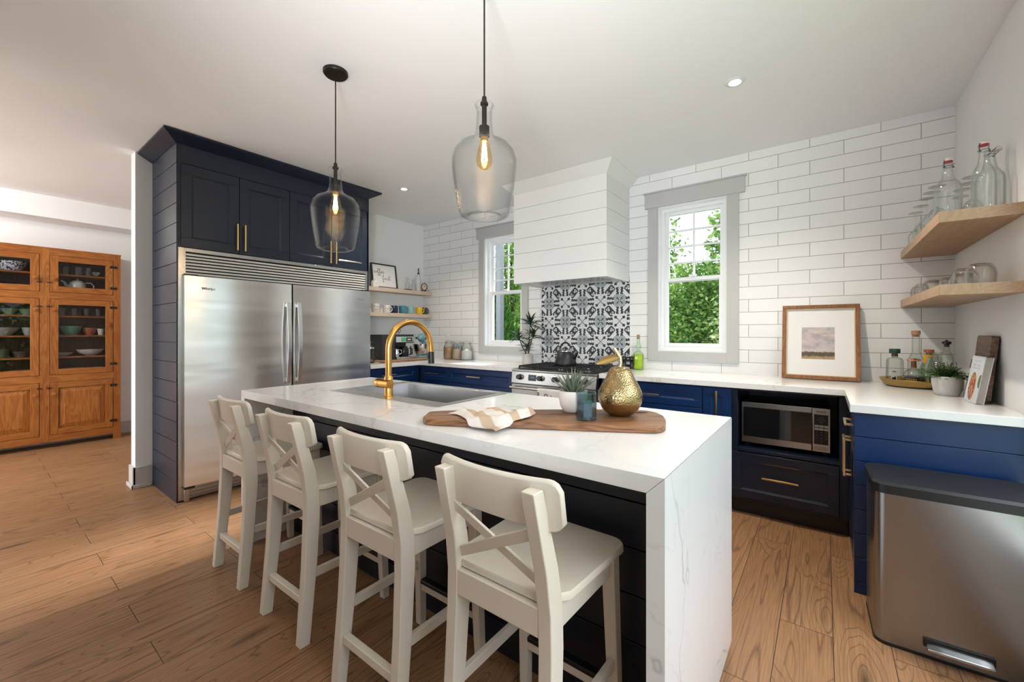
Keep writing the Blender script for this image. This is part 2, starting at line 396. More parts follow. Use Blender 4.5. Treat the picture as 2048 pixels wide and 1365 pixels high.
# ------------------------------------------------------------------ windows
def window(idx, w, hdr, label, cas):
    x0, x1, z0, z1 = w
    t = thing('window_%d' % idx, label, 'window', (x0, 0, z0)); t['kind'] = 'structure'
    c = B()                                                # grey casing
    c.box(cas[0], x0, -.02, 0, cas[2], z1); c.box(x1, cas[1], -.02, 0, cas[2], z1); c.box(x0, x1, -.02, 0, cas[2], z0)
    c.box(hdr[0], hdr[1], -.026, 0, z1, hdr[2]); c.box(hdr[0] - .012, hdr[1] + .012, -.036, 0, hdr[2], hdr[2] + .014)
    obj('casing', c, M_GREY, t, bevel=.0015)
    j = B(); e = .012; f = .04
    def ringbox(q, ya, yb, a, w_): q.box(x0 + a, x0 + a + w_, ya, yb, z0 + a, z1 - a); q.box(x1 - a - w_, x1 - a, ya, yb, z0 + a, z1 - a); q.box(x0 + a + w_, x1 - a - w_, ya, yb, z0 + a, z0 + a + w_); q.box(x0 + a + w_, x1 - a - w_, ya, yb, z1 - a - w_, z1 - a)
    ringbox(j, -.003, .15, 0, e); ringbox(j, .055, .14, e, f - e)
    obj('jamb', j, M_VINYL, t)
    zm = 1.745
    def sash(name, za, zb, y, r):
        s = B(); xa, xb = x0 + f, x1 - f
        s.box(xa, xa + r, y, y + .03, za, zb); s.box(xb - r, xb, y, y + .03, za, zb); s.box(xa + r, xb - r, y, y + .03, za, za + r); s.box(xa + r, xb - r, y, y + .03, zb - r, zb)
        o = obj(name, s, M_VINYL, t, bevel=.0015)
        g = obj('pane', B().box(xa + r, xb - r, y + .012, y + .017, za + r, zb - r), M_PANE, o, smooth=0)
        return o, xa + r, xb - r, za + r, zb - r
    lo = sash('lower_sash', z0 + f, zm + .02, .06, .032)
    obj('sash_lock', B().box((x0 + x1) / 2 - .03, (x0 + x1) / 2 + .03, .04, .065, zm + .0201, zm + .038), M_VINYL, t, bevel=.003)
    o, xa, xb, za, zb = sash('upper_sash', zm - .018, z1 - f, .093, .030)
    m = B(); xm = (xa + xb) / 2
    m.box(xm - .008, xm + .008, .099, .118, za, zb)
    for k in (1, 2, 3): z = za + (zb - za) * k / 4; m.box(xa, xb, .100, .117, z - .008, z + .008)
    obj('muntins', m, M_VINYL, o)
    return t
window(1, WR, (-2.024, -1.198, 2.552), 'tall sash window with grey casing right of the range hood', (-1.996, -1.243, 1.005))
window(2, WL, (-4.14, -3.33, 2.546), 'sash window with grey casing left of the range hood', (-4.105, -3.364, 1.005))

# ------------------------------------------------------------------ fronts and handles
def shaker(b, M, u0, u1, v0, v1, rail=.055, th=.02, ins=.008):
    b.bm(M, u0, u1, v0, v0 + rail, 0, th); b.bm(M, u0, u1, v1 - rail, v1, 0, th)
    b.bm(M, u0, u0 + rail, v0 + rail, v1 - rail, 0, th); b.bm(M, u1 - rail, u1, v0 + rail, v1 - rail, 0, th)
    a, c, d, e = u0 + rail, u1 - rail, v0 + rail, v1 - rail; s = .012     # sloped moulding and sunk panel
    for q in (((a, d), (c, d), (c - s, d + s), (a + s, d + s)), ((c, d), (c, e), (c - s, e - s), (c - s, d + s)), ((c, e), (a, e), (a + s, e - s), (c - s, e - s)), ((a, e), (a, d), (a + s, d + s), (a + s, e - s))):
        b.add([M(q[0][0], q[0][1], th - .002), M(q[1][0], q[1][1], th - .002), M(q[2][0], q[2][1], th - ins), M(q[3][0], q[3][1], th - ins)], [(0, 1, 2, 3)])
    b.add([M(a + s, d + s, th - ins), M(c - s, d + s, th - ins), M(c - s, e - s, th - ins), M(a + s, e - s, th - ins)], [(0, 1, 2, 3)])
    return b
def pull(M, u, v, L, vert=False, n0=.02, w=.011, out=.034):
    b = B(); h = w / 2
    if vert:
        b.bm(M, u - h, u + h, v - L / 2, v + L / 2, out - w + n0, out + n0)
        for s in (-1, 1): c = v + s * (L / 2 - .012); b.bm(M, u - h, u + h, c - h, c + h, n0, out - w + n0)
    else:
        b.bm(M, u - L / 2, u + L / 2, v - h, v + h, out - w + n0, out + n0)
        for s in (-1, 1): c = u + s * (L / 2 - .012); b.bm(M, c - h, c + h, v - h, v + h, n0, out - w + n0)
    return b

# ------------------------------------------------------------------ fridge tower
XF = -4.508
FM = FX(XF - .02)
t = thing('cabinet', 'tall navy shiplap tower with four doors above the steel fridge', 'cabinet', (-4.8, -2.1, 0))
b = B(); b.box(-5.148, XF, -2.911, -2.895, 0, 2.68)
zs = [0, .13] + [.13 + .1485 * k for k in range(1, 17)] + [2.68]
zs = [2.675 - .1485 * k for k in range(19)]; zs = [z for z in zs if z > .02] + [0]
for a, c in zip(zs[:-1], zs[1:]): b.box(-5.148, XF, -2.923, -2.911, c + (.004 if c > 0 else 0), a)
obj('shiplap_panel', b, M_NAVY, t, bevel=.0012)
b = B(); b.box(-5.148, XF - .021, -2.894, -1.306, 1.905, 2.68); b.box(-5.148, XF, -1.322, -1.3, 0, 1.905); b.box(-5.148, XF, -1.322, -1.3, 1.905, 2.68)
b.box(XF - .021, XF, -2.895, -1.322, 2.536, 2.68)
obj('body', b, M_NAVY, t)
ys = [-2.903, -2.508, -2.108, -1.713, -1.306]
for k in range(4):
    d = obj('door', shaker(B(), FM, ys[k] + .002, ys[k + 1] - .002, 1.908, 2.533, .072), M_NAVY, t, bevel=.0015)
    u = ys[k + 1] - .022 if k % 2 == 0 else ys[k] + .034
    obj('handle', pull(FM, u, 2.04, .215, True), M_BRASS, d, bevel=.001)
b = B()                                                    # crown: sloped board mitred round three sides
x0, x1, y0, y1 = -5.148, XF, -2.923, -1.30; o = .095
P0 = [(x0, y0), (x1, y0), (x1, y1), (x0, y1)]; P1 = [(x0, y0 - o), (x1 + o, y0 - o), (x1 + o, y1 + o), (x0, y1 + o)]
zb, zt = 2.672, 2.738
rings = [[(*p, zb) for p in P0], [(p[0] + (.004 if p[0] > -5 else 0), p[1] + (-.004 if p[1] < -2 else .004), zb) for p in P0], [(*p, zt - .014) for p in P1], [(*p, zt) for p in P1], [(*p, zt) for p in P0]]
b.rings(rings, cap=False)
obj('crown_moulding', b, M_NAVY, t, smooth=0)

t = thing('fridge', 'wide stainless steel double door fridge with louvred grille', 'fridge', (-4.75, -2.1, 0))
b = B(); b.box(-5.1, -4.535, -2.885, -1.335, .02, 1.70)
obj('body', b, M_BLKMAT, t)
b = B(); XT = -4.50
b.box(XF + .001, XT, -2.914, -2.868, .012, 1.902); b.box(XT - .03, XF + .001, -2.894, -2.868, .012, 1.902); b.box(XT - .03, XT, -1.345, -1.323, .012, 1.902); b.box(XT - .03, XT, -2.868, -1.345, 1.874, 1.902)
fr = obj('trim_frame', b, M_STEEL, t, bevel=.001)
b = B()
for k in range(7):
    z = 1.706 + k * .0238; b.hexa([(XT - .03, -2.868, z), (XT - .03, -1.345, z), (XT - .004, -1.345, z - .002), (XT - .004, -2.868, z - .002)], [(XT - .03, -2.868, z + .013), (XT - .03, -1.345, z + .013), (XT - .004, -1.345, z + .0115), (XT - .004, -2.868, z + .0115)])
b.box(XT - .034, XT - .0301, -2.868, -1.345, 1.70, 1.874, 1)
obj('grille', b, [plain('grille_grey', (.68, .68, .66), .4, .2), M_BLACK], t)
def door_panel(y0, y1, name):
    b = B(); z0, z1 = .118, 1.690; n = 14
    # gently bowed front
    pr = []
    for i in range(n + 1):
        u = i / n; e = .016 * (1 - (2 * u - 1) ** 2) ; pr.append((y0 + (y1 - y0) * u, XT + .044 + e))
    poly = [(y0, XT + .002)] + [(y0, XT + .036)] + pr[0:] + [(y1, XT + .036), (y1, XT + .002)]
    k = len(poly)
    v = [(x, y, z) for z in (z0, z1) for (y, x) in poly]
    b.add(v, [tuple(range(k)), tuple(range(2 * k - 1, k - 1, -1))] + [(j, (j + 1) % k, k + (j + 1) % k, k + j) for j in range(k)])
    return obj(name, b, M_FRIDGE, t, smooth=30)
dl = door_panel(-2.888, -2.116, 'door'); dr = door_panel(-2.104, -1.318, 'door')
M_HANDLE = plain('handle_steel', (.80, .80, .80), .28, 1)
def fridge_handle(y, par):
    pts = []
    for i in range(17):
        u = i / 16; z = .825 + .705 * u; pts.append((XT + .070 + .030 * math.sin(PI * u), y, z))
    b = B(); b.tube(pts, 1, sect=[(-.007, -.015), (.007, -.015), (.007, .015), (-.007, .015)])
    for z in (.85, 1.505): b.box(XT + .045, XT + .075, y - .012, y + .012, z - .014, z + .014)
    obj('handle', b, M_HANDLE, par, smooth=60)
fridge_handle(-2.155, dl); fridge_handle(-2.062, dr)
b = B(); text_mesh(b, 'Whirlpool', .026, lambda u, v, n: (XT + .0552 + n, -2.73 + u, 1.60 + v), .0006, thick=.0004); obj('badge', b, M_DARK, dl, smooth=0); b = B()
text_mesh(b, 'Whirlpool', .020, lambda u, v, n: (XT + .0535 + n, -1.435 + u, 1.60 + v), .0006)
obj('badge', b, M_STEEL, dr, smooth=0)
b = B()
for k in range(4): z = .012 + k * .025; b.box(XT - .03, XT - .012, -2.86, -1.35, z, z + .016)
b.box(XT - .04, XT - .03, -2.86, -1.35, .005, .118)
obj('toe_grille', b, M_STEEL, t)
for q in ((-2.885, -2.850), (-1.352, -1.325)): obj('foot', B().box(XT - .03, XT + .025, *q, 0, .095), M_STEEL, t, bevel=.003)
for q in ((-2.886, -2.82, .097, .115), (-2.885, -2.80, 1.6925, 1.704), (-1.40, -1.33, 1.6925, 1.704)): obj('hinge_cap', B().box(XT, XT + .032, *q), M_BLACK, t)

# ------------------------------------------------------------------ base cabinets (each unit a thing)
CT = .88
def base_unit(label, M, u0, u1, fronts, body, mat=None, toe=None, name='cabinet'):
    mat = mat or M_NAVYB
    cx = sum(body[0:2]) / 2; cyy = sum(body[2:4]) / 2
    t = thing(name, label, 'cabinet', (cx, cyy, 0))
    bb = B().box(*body, .105, CT); obj('body', bb, mat, t)
    if toe: obj('toe_kick', B().box(*toe, 0, .104), M_BLACK, t)
    for kind, a, c, z0, z1, hand in fronts:
        d = obj(kind, shaker(B(), M, a + .002, c - .002, z0, z1, .05 if z1 - z0 < .25 else .055), mat, t, bevel=.0012)
        if hand: obj('handle', pull(M, *hand), M_BRASS if hand[3:] and hand[3] else M_PALEBR, d, bevel=.001)
    return t
# back run, left of the range
base_unit('blue corner base drawer unit under the glass jars', FY(-.605), -4.50, -4.02, [('drawer', -4.47, -4.02, .715, .868, (-4.25, .795, .19)), ('door', -4.47, -4.02, .11, .708, None)], (-4.50, -4.021, -.605, -.005), toe=(-4.50, -4.021, -.54, -.01))
base_unit('blue base drawer unit directly left of the range', FY(-.605), -4.02, -3.1, [('drawer', -4.018, -3.125, .715, .868, (-3.62, .795, .19)), ('drawer', -4.018, -3.125, .41, .708, None), ('drawer', -4.018, -3.125, .11, .402, None)], (-4.019, -3.1, -.605, -.005), toe=(-4.019, -3.1, -.54, -.01))
# nook run on the left wall
base_unit('blue base drawer unit under the coffee machine', FX(-4.53), -1.295, -.64, [('drawer', -1.29, -.66, .715, .868, (-1.06, .795, .19)), ('door', -1.29, -.66, .11, .708, None)], (-5.145, -4.53, -1.295, -.61), toe=(-5.1, -4.6, -1.29, -.62))
# back run, right of the range
base_unit('blue base drawer stack directly right of the range', FY(-.605), -2.19, -1.39, [('drawer', -2.185, -1.392, .715, .868, (-1.79, .785, .19)), ('drawer', -2.185, -1.392, .41, .708, (-1.79, .60, .19)), ('drawer', -2.185, -1.392, .11, .402, None)], (-2.19, -1.3895, -.605, -.005), toe=(-2.19, -1.39, -.54, -.01))
base_unit('narrow navy pull-out door left of the microwave cabinet', FY(-.605), -1.388, -1.2, [('door', -1.386, -1.203, .11, .868, (-1.292, .745, .21, True))], (-1.388, -1.201, -.605, -.005), toe=(-1.388, -1.201, -.54, -.01))
# microwave cabinet
t = thing('cabinet', 'navy cabinet with an open microwave bay over one drawer', 'cabinet', (-.88, -.3, 0))
b = B(); ya, yb = -.605, -.005
b.box(-1.199, -1.165, ya, yb, .105, CT); b.box(-.604, -.56, ya, yb, .105, CT); b.box(-1.165, -.604, -.02, yb, .105, CT); b.box(-1.165, -.604, ya, -.02, .44, .462)
b.box(-1.165, -.604, ya + .02, -.02, .862, CT); b.box(-1.165, -.604, ya, -.02, .105, .125)
obj('body', b, M_NAVY, t, bevel=.001)
obj('toe_kick', B().box(-1.199, -.56, -.56, -.05, 0, .104), M_BLACK, t)
d = obj('drawer', shaker(B(), FY(-.606), -1.195, -.606, .128, .436, .052), M_NAVY, t, bevel=.0012)
obj('handle', pull(FY(-.606), -.912, .288, .205), M_BRASS, d, bevel=.001)
# peninsula cabinet
t = thing('cabinet', 'navy peninsula cabinet whose shiplap end faces the trash can', 'cabinet', (-.28, -.95, 0))
b = B(); b.box(-.545, -.005, -1.235, -.61, .105, CT); obj('body', b, M_NAVY, t)
obj('toe_kick', B().box(-.49, -.01, -1.235, -.61, 0, .104), M_BLACK, t)
b = B(); b.box(-.562, -.004, -1.247, -1.236, 0, CT)
z = CT
for k in range(8):
    z2 = max(0, z - .118); b.box(-.562, -.004, -1.259, -1.247, z2 + (.003 if z2 > 0 else 0), z); z = z2
    if z <= 0: break
obj('shiplap_panel', b, M_NAVYB, t, bevel=.0012)
d = obj('drawer', shaker(B(), FXm(-.546), -1.232, -.68, .715, .868, .05, .016), M_NAVY, t)
obj('handle', pull(FXm(-.546), -1.08, .80, .19, n0=.016, out=.036), M_PALEBR, d, bevel=.001)
for k, (a, c, h) in enumerate(((-1.232, -.958, -1.0), (-.954, -.68, -.912))):
    d = obj('door', shaker(B(), FXm(-.546), a, c, .11, .708, .055, .016), M_NAVY, t)
    obj('handle', pull(FXm(-.546), h, .595, .21, True, n0=.016, out=.036), M_PALEBR, d, bevel=.001)

# worktops
t = thing('worktop', 'white quartz worktop in the back left corner under the mixer', 'worktop', (-4.3, -.35, CT))
b = B(); P = [(-5.147, -1.299), (-4.475, -1.299), (-4.475, -.65), (-3.095, -.65), (-3.095, -.003), (-5.147, -.003)]
b.prism(P, ID, CT + .0005, .92); obj('slab', b, M_QTOP, t, bevel=.002, smooth=0)
t = thing('worktop', 'white quartz worktop turning the corner onto the peninsula', 'worktop', (-1, -.35, CT))
b = B(); P = [(-2.195, -.003), (-2.195, -.65), (-.579, -.65), (-.579, -1.278), (-.003, -1.278), (-.003, -.003)]
b.prism(P, ID, CT + .0005, .92); obj('slab', b, M_QTOP, t, bevel=.002, smooth=0)

# ------------------------------------------------------------------ island
IX0, IX1, IY0, IY1, IT = -3.478, -.983, -2.867, -1.972, .92
SX0, SX1, SY0, SY1 = -3.035, -2.118, -2.555, -1.99      # sink rim outer
t = thing('island', 'navy kitchen island with white quartz waterfall top and sink', 'island', (-2.23, -2.42, 0))
b = B(); hx0, hx1, hy0, hy1 = SX0 + .012, SX1 - .012, SY0 + .012, SY1 - .012; T = .045
b.box(IX0, hx0, IY0, IY1, IT - T, IT); b.box(hx1, IX1, IY0, IY1, IT - T, IT); b.box(hx0, hx1, IY0, hy0, IT - T, IT); b.box(hx0, hx1, hy1, IY1, IT - T, IT)
bm_ = B()
# top with a hole as one mesh
o_ = [(IX0, IY0), (IX1, IY0), (IX1, IY1), (IX0, IY1)]; i_ = [(hx0, hy0), (hx1, hy0), (hx1, hy1), (hx0, hy1)]
v = [(*p, IT) for p in o_] + [(*p, IT) for p in i_] + [(p[0] + (T if p[0] < -2 else -T), p[1], IT - T) for p in o_] + [(*p, IT - T) for p in i_]
f = []
for j in range(4):
    k = (j + 1) % 4
    f += [(j, k, 4 + k, 4 + j), (8 + k, 8 + j, 12 + j, 12 + k), (j, 8 + j, 8 + k, k), (4 + j, 4 + k, 12 + k, 12 + j)]
bm_.add(v, f)
obj('worktop', bm_, M_QTOP, t, bevel=.002, smooth=0)
for xo, xi in ((IX0, IX0 + T), (IX1, IX1 - T)):
    b = B().hexa([(xo, IY0, 0), (xi, IY0, 0), (xi, IY1, 0), (xo, IY1, 0)], [(xo, IY0, IT - .001), (xi, IY0, IT - T - .001), (xi, IY1, IT - T - .001), (xo, IY1, IT - .001)])
    obj('waterfall_panel', b, M_QUARTZ, t, smooth=0)
b = B(); b.box(IX0 + T, IX1 - T, -2.57, -2.555, 0, IT - T); b.box(IX0 + T, IX1 - T, IY1 + .03, IY1 + .05, .1, IT - T)
z = IT - T
while z > .01:
    z2 = max(0, z - .150); b.box(IX0 + T, IX1 - T, -2.586, -2.57, z2 + (.005 if z2 > 0 else 0), z); z = z2
b.box(IX0 + T, IX1 - T, -2.596, -2.586, 0, .12)
obj('shiplap_panel', b, M_NAVYI, t, bevel=.0015)
# sink and tap
t = thing('sink', 'rectangular stainless steel sink set into the island', 'sink', (-2.57, -2.27, IT))
bx0, bx1, by0, by1 = -2.955, -2.155, -2.452, -2.038; D = .2
v = [(SX0, SY0, IT + .001), (SX1, SY0, IT + .001), (SX1, SY1, IT + .001), (SX0, SY1, IT + .001),
     (SX0, SY0, IT + .003), (SX1, SY0, IT + .003), (SX1, SY1, IT + .003), (SX0, SY1, IT + .003),
     (bx0, by0, IT + .003), (bx1, by0, IT + .003), (bx1, by1, IT + .003), (bx0, by1, IT + .003),
     (bx0 + .01, by0 + .01, IT - D), (bx1 - .01, by0 + .01, IT - D), (bx1 - .01, by1 - .01, IT - D), (bx0 + .01, by1 - .01, IT - D)]
f = []
for r in (0, 4, 8):
    for j in range(4): f.append((r + j, r + (j + 1) % 4, r + 4 + (j + 1) % 4, r + 4 + j))
f.append((12, 13, 14, 15))
b = B().add(v, f); o = obj('basin', b, steel('sink_steel', (.50, .50, .50), .3, vertical=False), t, smooth=0, recalc=False)
md = o.modifiers.new('bevel', 'BEVEL'); md.width = .008; md.segments = 3; md.limit_method = 'ANGLE'; md.angle_limit = 1.0
obj('drain', B().lathe([(.0, .004), (.045, .004), (.05, .001), (.05, 0), (0, 0)], (-2.55, -2.25, IT - D + .001)), M_CHROME, t)
fx, fy = -2.53, -2.512; z0 = IT + .003
t = thing('faucet', 'brushed gold gooseneck faucet with black spray tip at the sink', 'faucet', (fx, fy, z0))
b = B(); b.lathe([(0, 0), (.028, 0), (.028, .006), (.023, .008), (.023, .105), (.0165, .115), (0, .115)], (fx, fy, z0), 28)
obj('base', b, M_FAUC, t)
b = B(); b.cyl((fx + .03, fy - .012, z0 + .073), (fx - .05, fy - .012, z0 + .073), .0235, n=28); b.cyl((fx - .052, fy - .012, z0 + .073), (fx - .075, fy - .012, z0 + .073), .025, n=28)
obj('lever', b, M_FAUC, t)
R = .148; pts = [(fx, fy, z0 + .11), (fx, fy, 1.09)] + [(fx, fy + R - R * math.cos(a), 1.178 + R * math.sin(a)) for a in [PI * k / 24 for k in range(25)]]
pts += [(fx, fy + 2 * R + .002, 1.155)]
b = B().tube(pts, .0165, 20); obj('spout', b, M_FAUC, t)
b = B(); b.cyl((fx, fy + 2 * R + .002, 1.155), (fx, fy + 2 * R + .004, 1.085), .0175, .0185, 20); b.bm(ID, fx - .006, fx + .006, fy + 2 * R - .024, fy + 2 * R - .014, 1.115, 1.145)
obj('spray_head', b, M_BLACK, t)

# ------------------------------------------------------------------ bar stools
def make_stool(label):
    t = thing('bar_stool', label, 'stool', (0, 0, 0), 0, 'white bar stools along the island')
    b = B()                                             # seat: rounded, slightly dished
    pts = []
    hw = .198; yb, yf = -.178, .208
    out = [(-.142, yb), (.142, yb), (.185, yb + .06)]
    for k in range(7): a = -0 + PI / 2 * k / 6; out.append((hw - .045 + .045 * math.cos(a), yf - .045 + .045 * math.sin(a)))
    for k in range(7): a = PI / 2 + PI / 2 * k / 6; out.append((-hw + .045 + .045 * math.cos(a), yf - .045 + .045 * math.sin(a)))
    out.append((-.185, yb + .06))
    def ring(s, z): return [(x * s, .015 + (y - .015) * s, z) for x, y in out]
    rs = [ring(.965, .606), ring(1.0, .611), ring(1.0, .624), ring(.985, .630), ring(.85, .6285), ring(.5, .624), ring(.1, .622)]
    b.rings(rs); obj('seat', b, M_CREAM, t, smooth=50, local=True)
    for s in (-1, 1):                                   # rear posts with a bend at the seat
        b = B(); w = .019
        prof = [(0, -.205, .165, .042), (.30, -.178, .160, .050), (.50, -.166, .157, .056), (.60, -.166, .155, .056), (.70, -.180, .152, .052), (.905, -.232, .146, .040)]
        rs = []
        for z, y, x, d in prof: rs.append([(s * x - w, y - d / 2, z), (s * x + w, y - d / 2, z), (s * x + w, y + d / 2, z), (s * x - w, y + d / 2, z)])
        b.rings(rs); obj('leg', b, M_CREAM, t, smooth=25, bevel=.003, local=True)
    for s in (-1, 1):                                   # front legs
        b = B(); w = .019
        b.hexa([(s * .172 - .016, .168, 0), (s * .172 + .016, .168, 0), (s * .172 + .016, .200, 0), (s * .172 - .016, .200, 0)],
               [(s * .158 - .021, .142, .606), (s * .158 + .021, .142, .606), (s * .158 + .021, .184, .606), (s * .158 - .021, .184, .606)])
        obj('leg', b, M_CREAM, t, bevel=.003, local=True)
    b = B(); b.box(-.137, .137, -.192, -.170, .535, .606); b.box(-.138, .138, .150, .172, .545, .606)
    for s in (-1, 1): b.beam((s * .155, -.139, .572), (s * .158, .143, .572), .02, .067, (1, 0, 0))
    obj('apron', b, M_CREAM, t, bevel=.002, local=True)
    obj('stretcher', B().box(-.142, .142, -.204, -.178, .152, .182), M_CREAM, t, bevel=.002, local=True)
    for s in (-1, 1): obj('stretcher', B().beam((s * .161, -.165, .27), (s * .167, .160, .27), .018, .034, (1, 0, 0)), M_CREAM, t, bevel=.002, local=True)
    o = obj('footrest', B().box(-.151, .151, .166, .186, .158, .188), M_CREAM, t, bevel=.002, local=True)
    obj('footrest_strip', B().box(-.151, .151, .160, .192, .1882, .206), M_BLACK, t, bevel=.004, local=True)
    b = B(); n = 40; rs = []                            # curved top rail with rounded ends
    for i in range(n + 1):
        u = -1 + 2 * i / n; x = .200 * u; y = -.208 + .036 * u * u; q = max(0, (abs(u) - .84) / .16); e = 1 - math.sqrt(max(0, 1 - q * q * .96))
        za, zb_ = .798 + .010 * (1 - u * u) + .026 * e, .926 - .030 * e; lean = -.014
        rs.append([(x, y - .010, za), (x, y + .010, za), (x, y + .010 + lean, zb_ - .006), (x, y + .004 + lean, zb_), (x, y - .004 + lean, zb_), (x, y - .010 + lean, zb_ - .006)])
    b.rings(rs); obj('top_rail', b, M_CREAM, t, smooth=50, bevel=.002, local=True)
    for s in (-1, 1):
        b = B(); b.beam((s * .146, -.172 + .004 * s, .648), (-s * .146, -.212 + .004 * s, .802), .008, .030, (0, 1, .25))
        obj('cross_slat', b, M_CREAM, t, bevel=.0015, local=True)
    return t
LB = ['white cross-back bar stool nearest the fridge, by the left waterfall end', 'white cross-back bar stool second from the fridge', 'white cross-back bar stool third from the fridge, before the towel', 'white cross-back bar stool nearest the camera, by the marble waterfall end']
st = make_stool(LB[0])
for k, (x, y, r) in enumerate(((-3.150, -2.835, 0), (-2.535, -2.842, .01), (-1.915, -2.853, .0), (-1.360, -2.853, -.015))):
    o = st if k == 0 else copy_tree(st)
    o['label'] = LB[k]; place(o, (x, y, 0), r)

# ------------------------------------------------------------------ pendants and downlights
def make_pendant(label):
    t = thing('pendant_lamp', label, 'lamp', (0, 0, 0), 0, 'seeded glass pendants over the island')
    obj('canopy', B().lathe([(0, 0), (.066, 0), (.066, -.012), (.062, -.018), (.057, -.018), (.057, -.024), (0, -.024)], (0, 0, H - .001)), M_DARK, t, local=True)
    obj('cord', B().cyl((0, 0, H - .02), (0, 0, 2.20), .0035, n=8), M_DARK, t, local=True)
    prof = [(.036, 2.194), (.039, 2.188), (.036, 2.178), (.031, 2.170), (.032, 2.12), (.036, 2.08), (.045, 2.055), (.07, 2.040), (.10, 2.025), (.122, 1.998), (.131, 1.965), (.130, 1.93), (.122, 1.86), (.110, 1.79), (.103, 1.752), (.096, 1.740), (.082, 1.734), (.070, 1.734), (.066, 1.744)]
    inner = [(max(r - .004, .002), z + (.002 if z < 1.76 else 0)) for r, z in reversed(prof)]
    b = B(); b.lathe(prof + inner, (0, 0, 0), 56, close=True)
    obj('glass_shade', b, M_SEED, t, smooth=60, local=True)
    s = obj('socket', B().lathe([(0, 2.222), (.009, 2.222), (.011, 2.200), (.016, 2.199), (.016, 2.190), (.010, 2.188), (.010, 2.11), (.0105, 2.105), (.021, 2.102), (.021, 2.062), (.0, 2.060)]), M_DARK, t, local=True)
    bl = obj('bulb', B().lathe([(.013, 2.060), (.015, 2.045), (.022, 2.02), (.030, 1.985), (.032, 1.965), (.028, 1.945), (.015, 1.932), (0, 1.929)], n=24), M_BULBG, t, smooth=60, local=True)
    obj('bulb_cap', B().lathe([(0, 2.061), (.0155, 2.061), (.0155, 2.04), (0, 2.04)], n=20), plain('brass_cap', (.75, .5, .2), .3, 1), bl, local=True)
    f = B()
    for k in range(8):
        a = 2 * PI * k / 8; c, s_ = math.cos(a), math.sin(a)
        f.cyl((.006 * c, .006 * s_, 2.035), (.012 * c, .012 * s_, 1.965), .0012, n=6)
    obj('filament', f, M_FIL, bl, local=True)
    return t
pd = make_pendant('clear glass pendant lamp hanging in front of the navy cabinets, its dark canopy in view')
place(pd, (-2.88, -2.61, 0))
p2 = copy_tree(pd); p2['label'] = 'larger looking clear glass pendant lamp hanging beside the white range hood'; place(p2, (-1.778, -2.605, 0), .4)
for x in (-2.88, -1.778):
    l = bpy.data.lights.new('pendant_glow', 'POINT'); l.energy = 2.5; l.color = (1, .68, .36); l.shadow_soft_size = .03
    o = bpy.data.objects.new('pendant_glow', l); COL.objects.link(o); o.location = (x, -2.608, 1.94)
def downlight(x, y, power, label):
    t = thing('ceiling_light', label, 'lamp', (x, y, H), 0, 'recessed ceiling lights')
    obj('trim_ring', B().lathe([(.028, -.001), (.054, -.001), (.057, -.004), (.034, -.012), (.028, -.006)], (x, y, H), 32, close=True), M_TRIM, t)
    obj('diffuser', B().lathe([(0, -.001), (.0275, -.001), (.0275, -.005), (0, -.005)], (x, y, H), 28), M_LED, t)
    l = bpy.data.lights.new('downlight', 'SPOT'); l.energy = power; l.color = (1, .89, .74); l.spot_size = 2.3; l.spot_blend = .9; l.shadow_soft_size = .05
    o = bpy.data.objects.new('downlight', l); COL.objects.link(o); o.location = (x, y, H - .02)
downlight(-1.096, -1.156, 120, 'recessed ceiling light above the right window counter')
downlight(-4.112, -1.156, 85, 'recessed ceiling light beside the navy fridge cabinet crown')
for x, y in ((-1.1, -4.3), (-2.6, -4.3), (-4.1, -4.35)):
    l = bpy.data.lights.new('downlight', 'SPOT'); l.energy = 5; l.color = (1, .82, .62); l.spot_size = 2.3; l.spot_blend = .9; l.shadow_soft_size = .05
    o = bpy.data.objects.new('downlight', l); COL.objects.link(o); o.location = (x, y, H - .02)
# ------------------------------------------------------------------ range hood, accent tile, range
HX0, HX1, HY = -3.180, -2.180, -.527
t = thing('range_hood', 'white shiplap box hood over the stove with angled crown', 'hood', (-2.68, -.26, 1.753))
b = B(); zt = 2.655; zz = [1.753, 1.902, 2.052, 2.202, 2.352, 2.502, zt]
b.box(HX0 + .012, HX1 - .012, HY + .012, -.003, 1.80, zt)
for a, c in zip(zz[:-1], zz[1:]):
    c2 = c - .0025
    b.box(HX0, HX1, HY, HY + .0119, a, c2); b.box(HX0, HX0 + .0119, HY + .012, -.003, a, c2); b.box(HX1 - .0119, HX1, HY + .012, -.003, a, c2)
obj('shiplap_casing', b, M_TRIM, t, bevel=.0008)
b = B(); o = .085
P0 = [(HX0, -.003), (HX0, HY), (HX1, HY), (HX1, -.003)]; P1 = [(HX0 - o, -.003), (HX0 - o, HY - o), (HX1 + o, HY - o), (HX1 + o, -.003)]
b.rings([[(*p, 2.645) for p in P0], [(*p, 2.735) for p in P1], [(*p, H - .001) for p in P1], [(*p, H - .001) for p in P0]], cap=False)
obj('crown_moulding', b, M_TRIM, t, smooth=0)
b = B(); b.box(HX0 + .012, -3.035, HY + .012, -.02, 1.765, 1.80); b.box(-2.285, HX1 - .012, HY + .012, -.02, 1.765, 1.80); b.box(-3.035, -2.285, HY + .012, -.47, 1.765, 1.80); b.box(-3.035, -2.285, -.17, -.02, 1.765, 1.80)
obj('soffit', b, M_TRIM, t)
b = B(); b.box(-3.035, -2.285, -.47, -.17, 1.775, 1.785)
for k in range(22): x = -3.03 + k * .0345; b.hexa([(x, -.465, 1.763), (x + .02, -.465, 1.763), (x + .02, -.175, 1.763), (x, -.175, 1.763)], [(x + .006, -.465, 1.775), (x + .028, -.465, 1.775), (x + .028, -.175, 1.775), (x + .006, -.175, 1.775)])
obj('filter', b, M_STEEL, t)
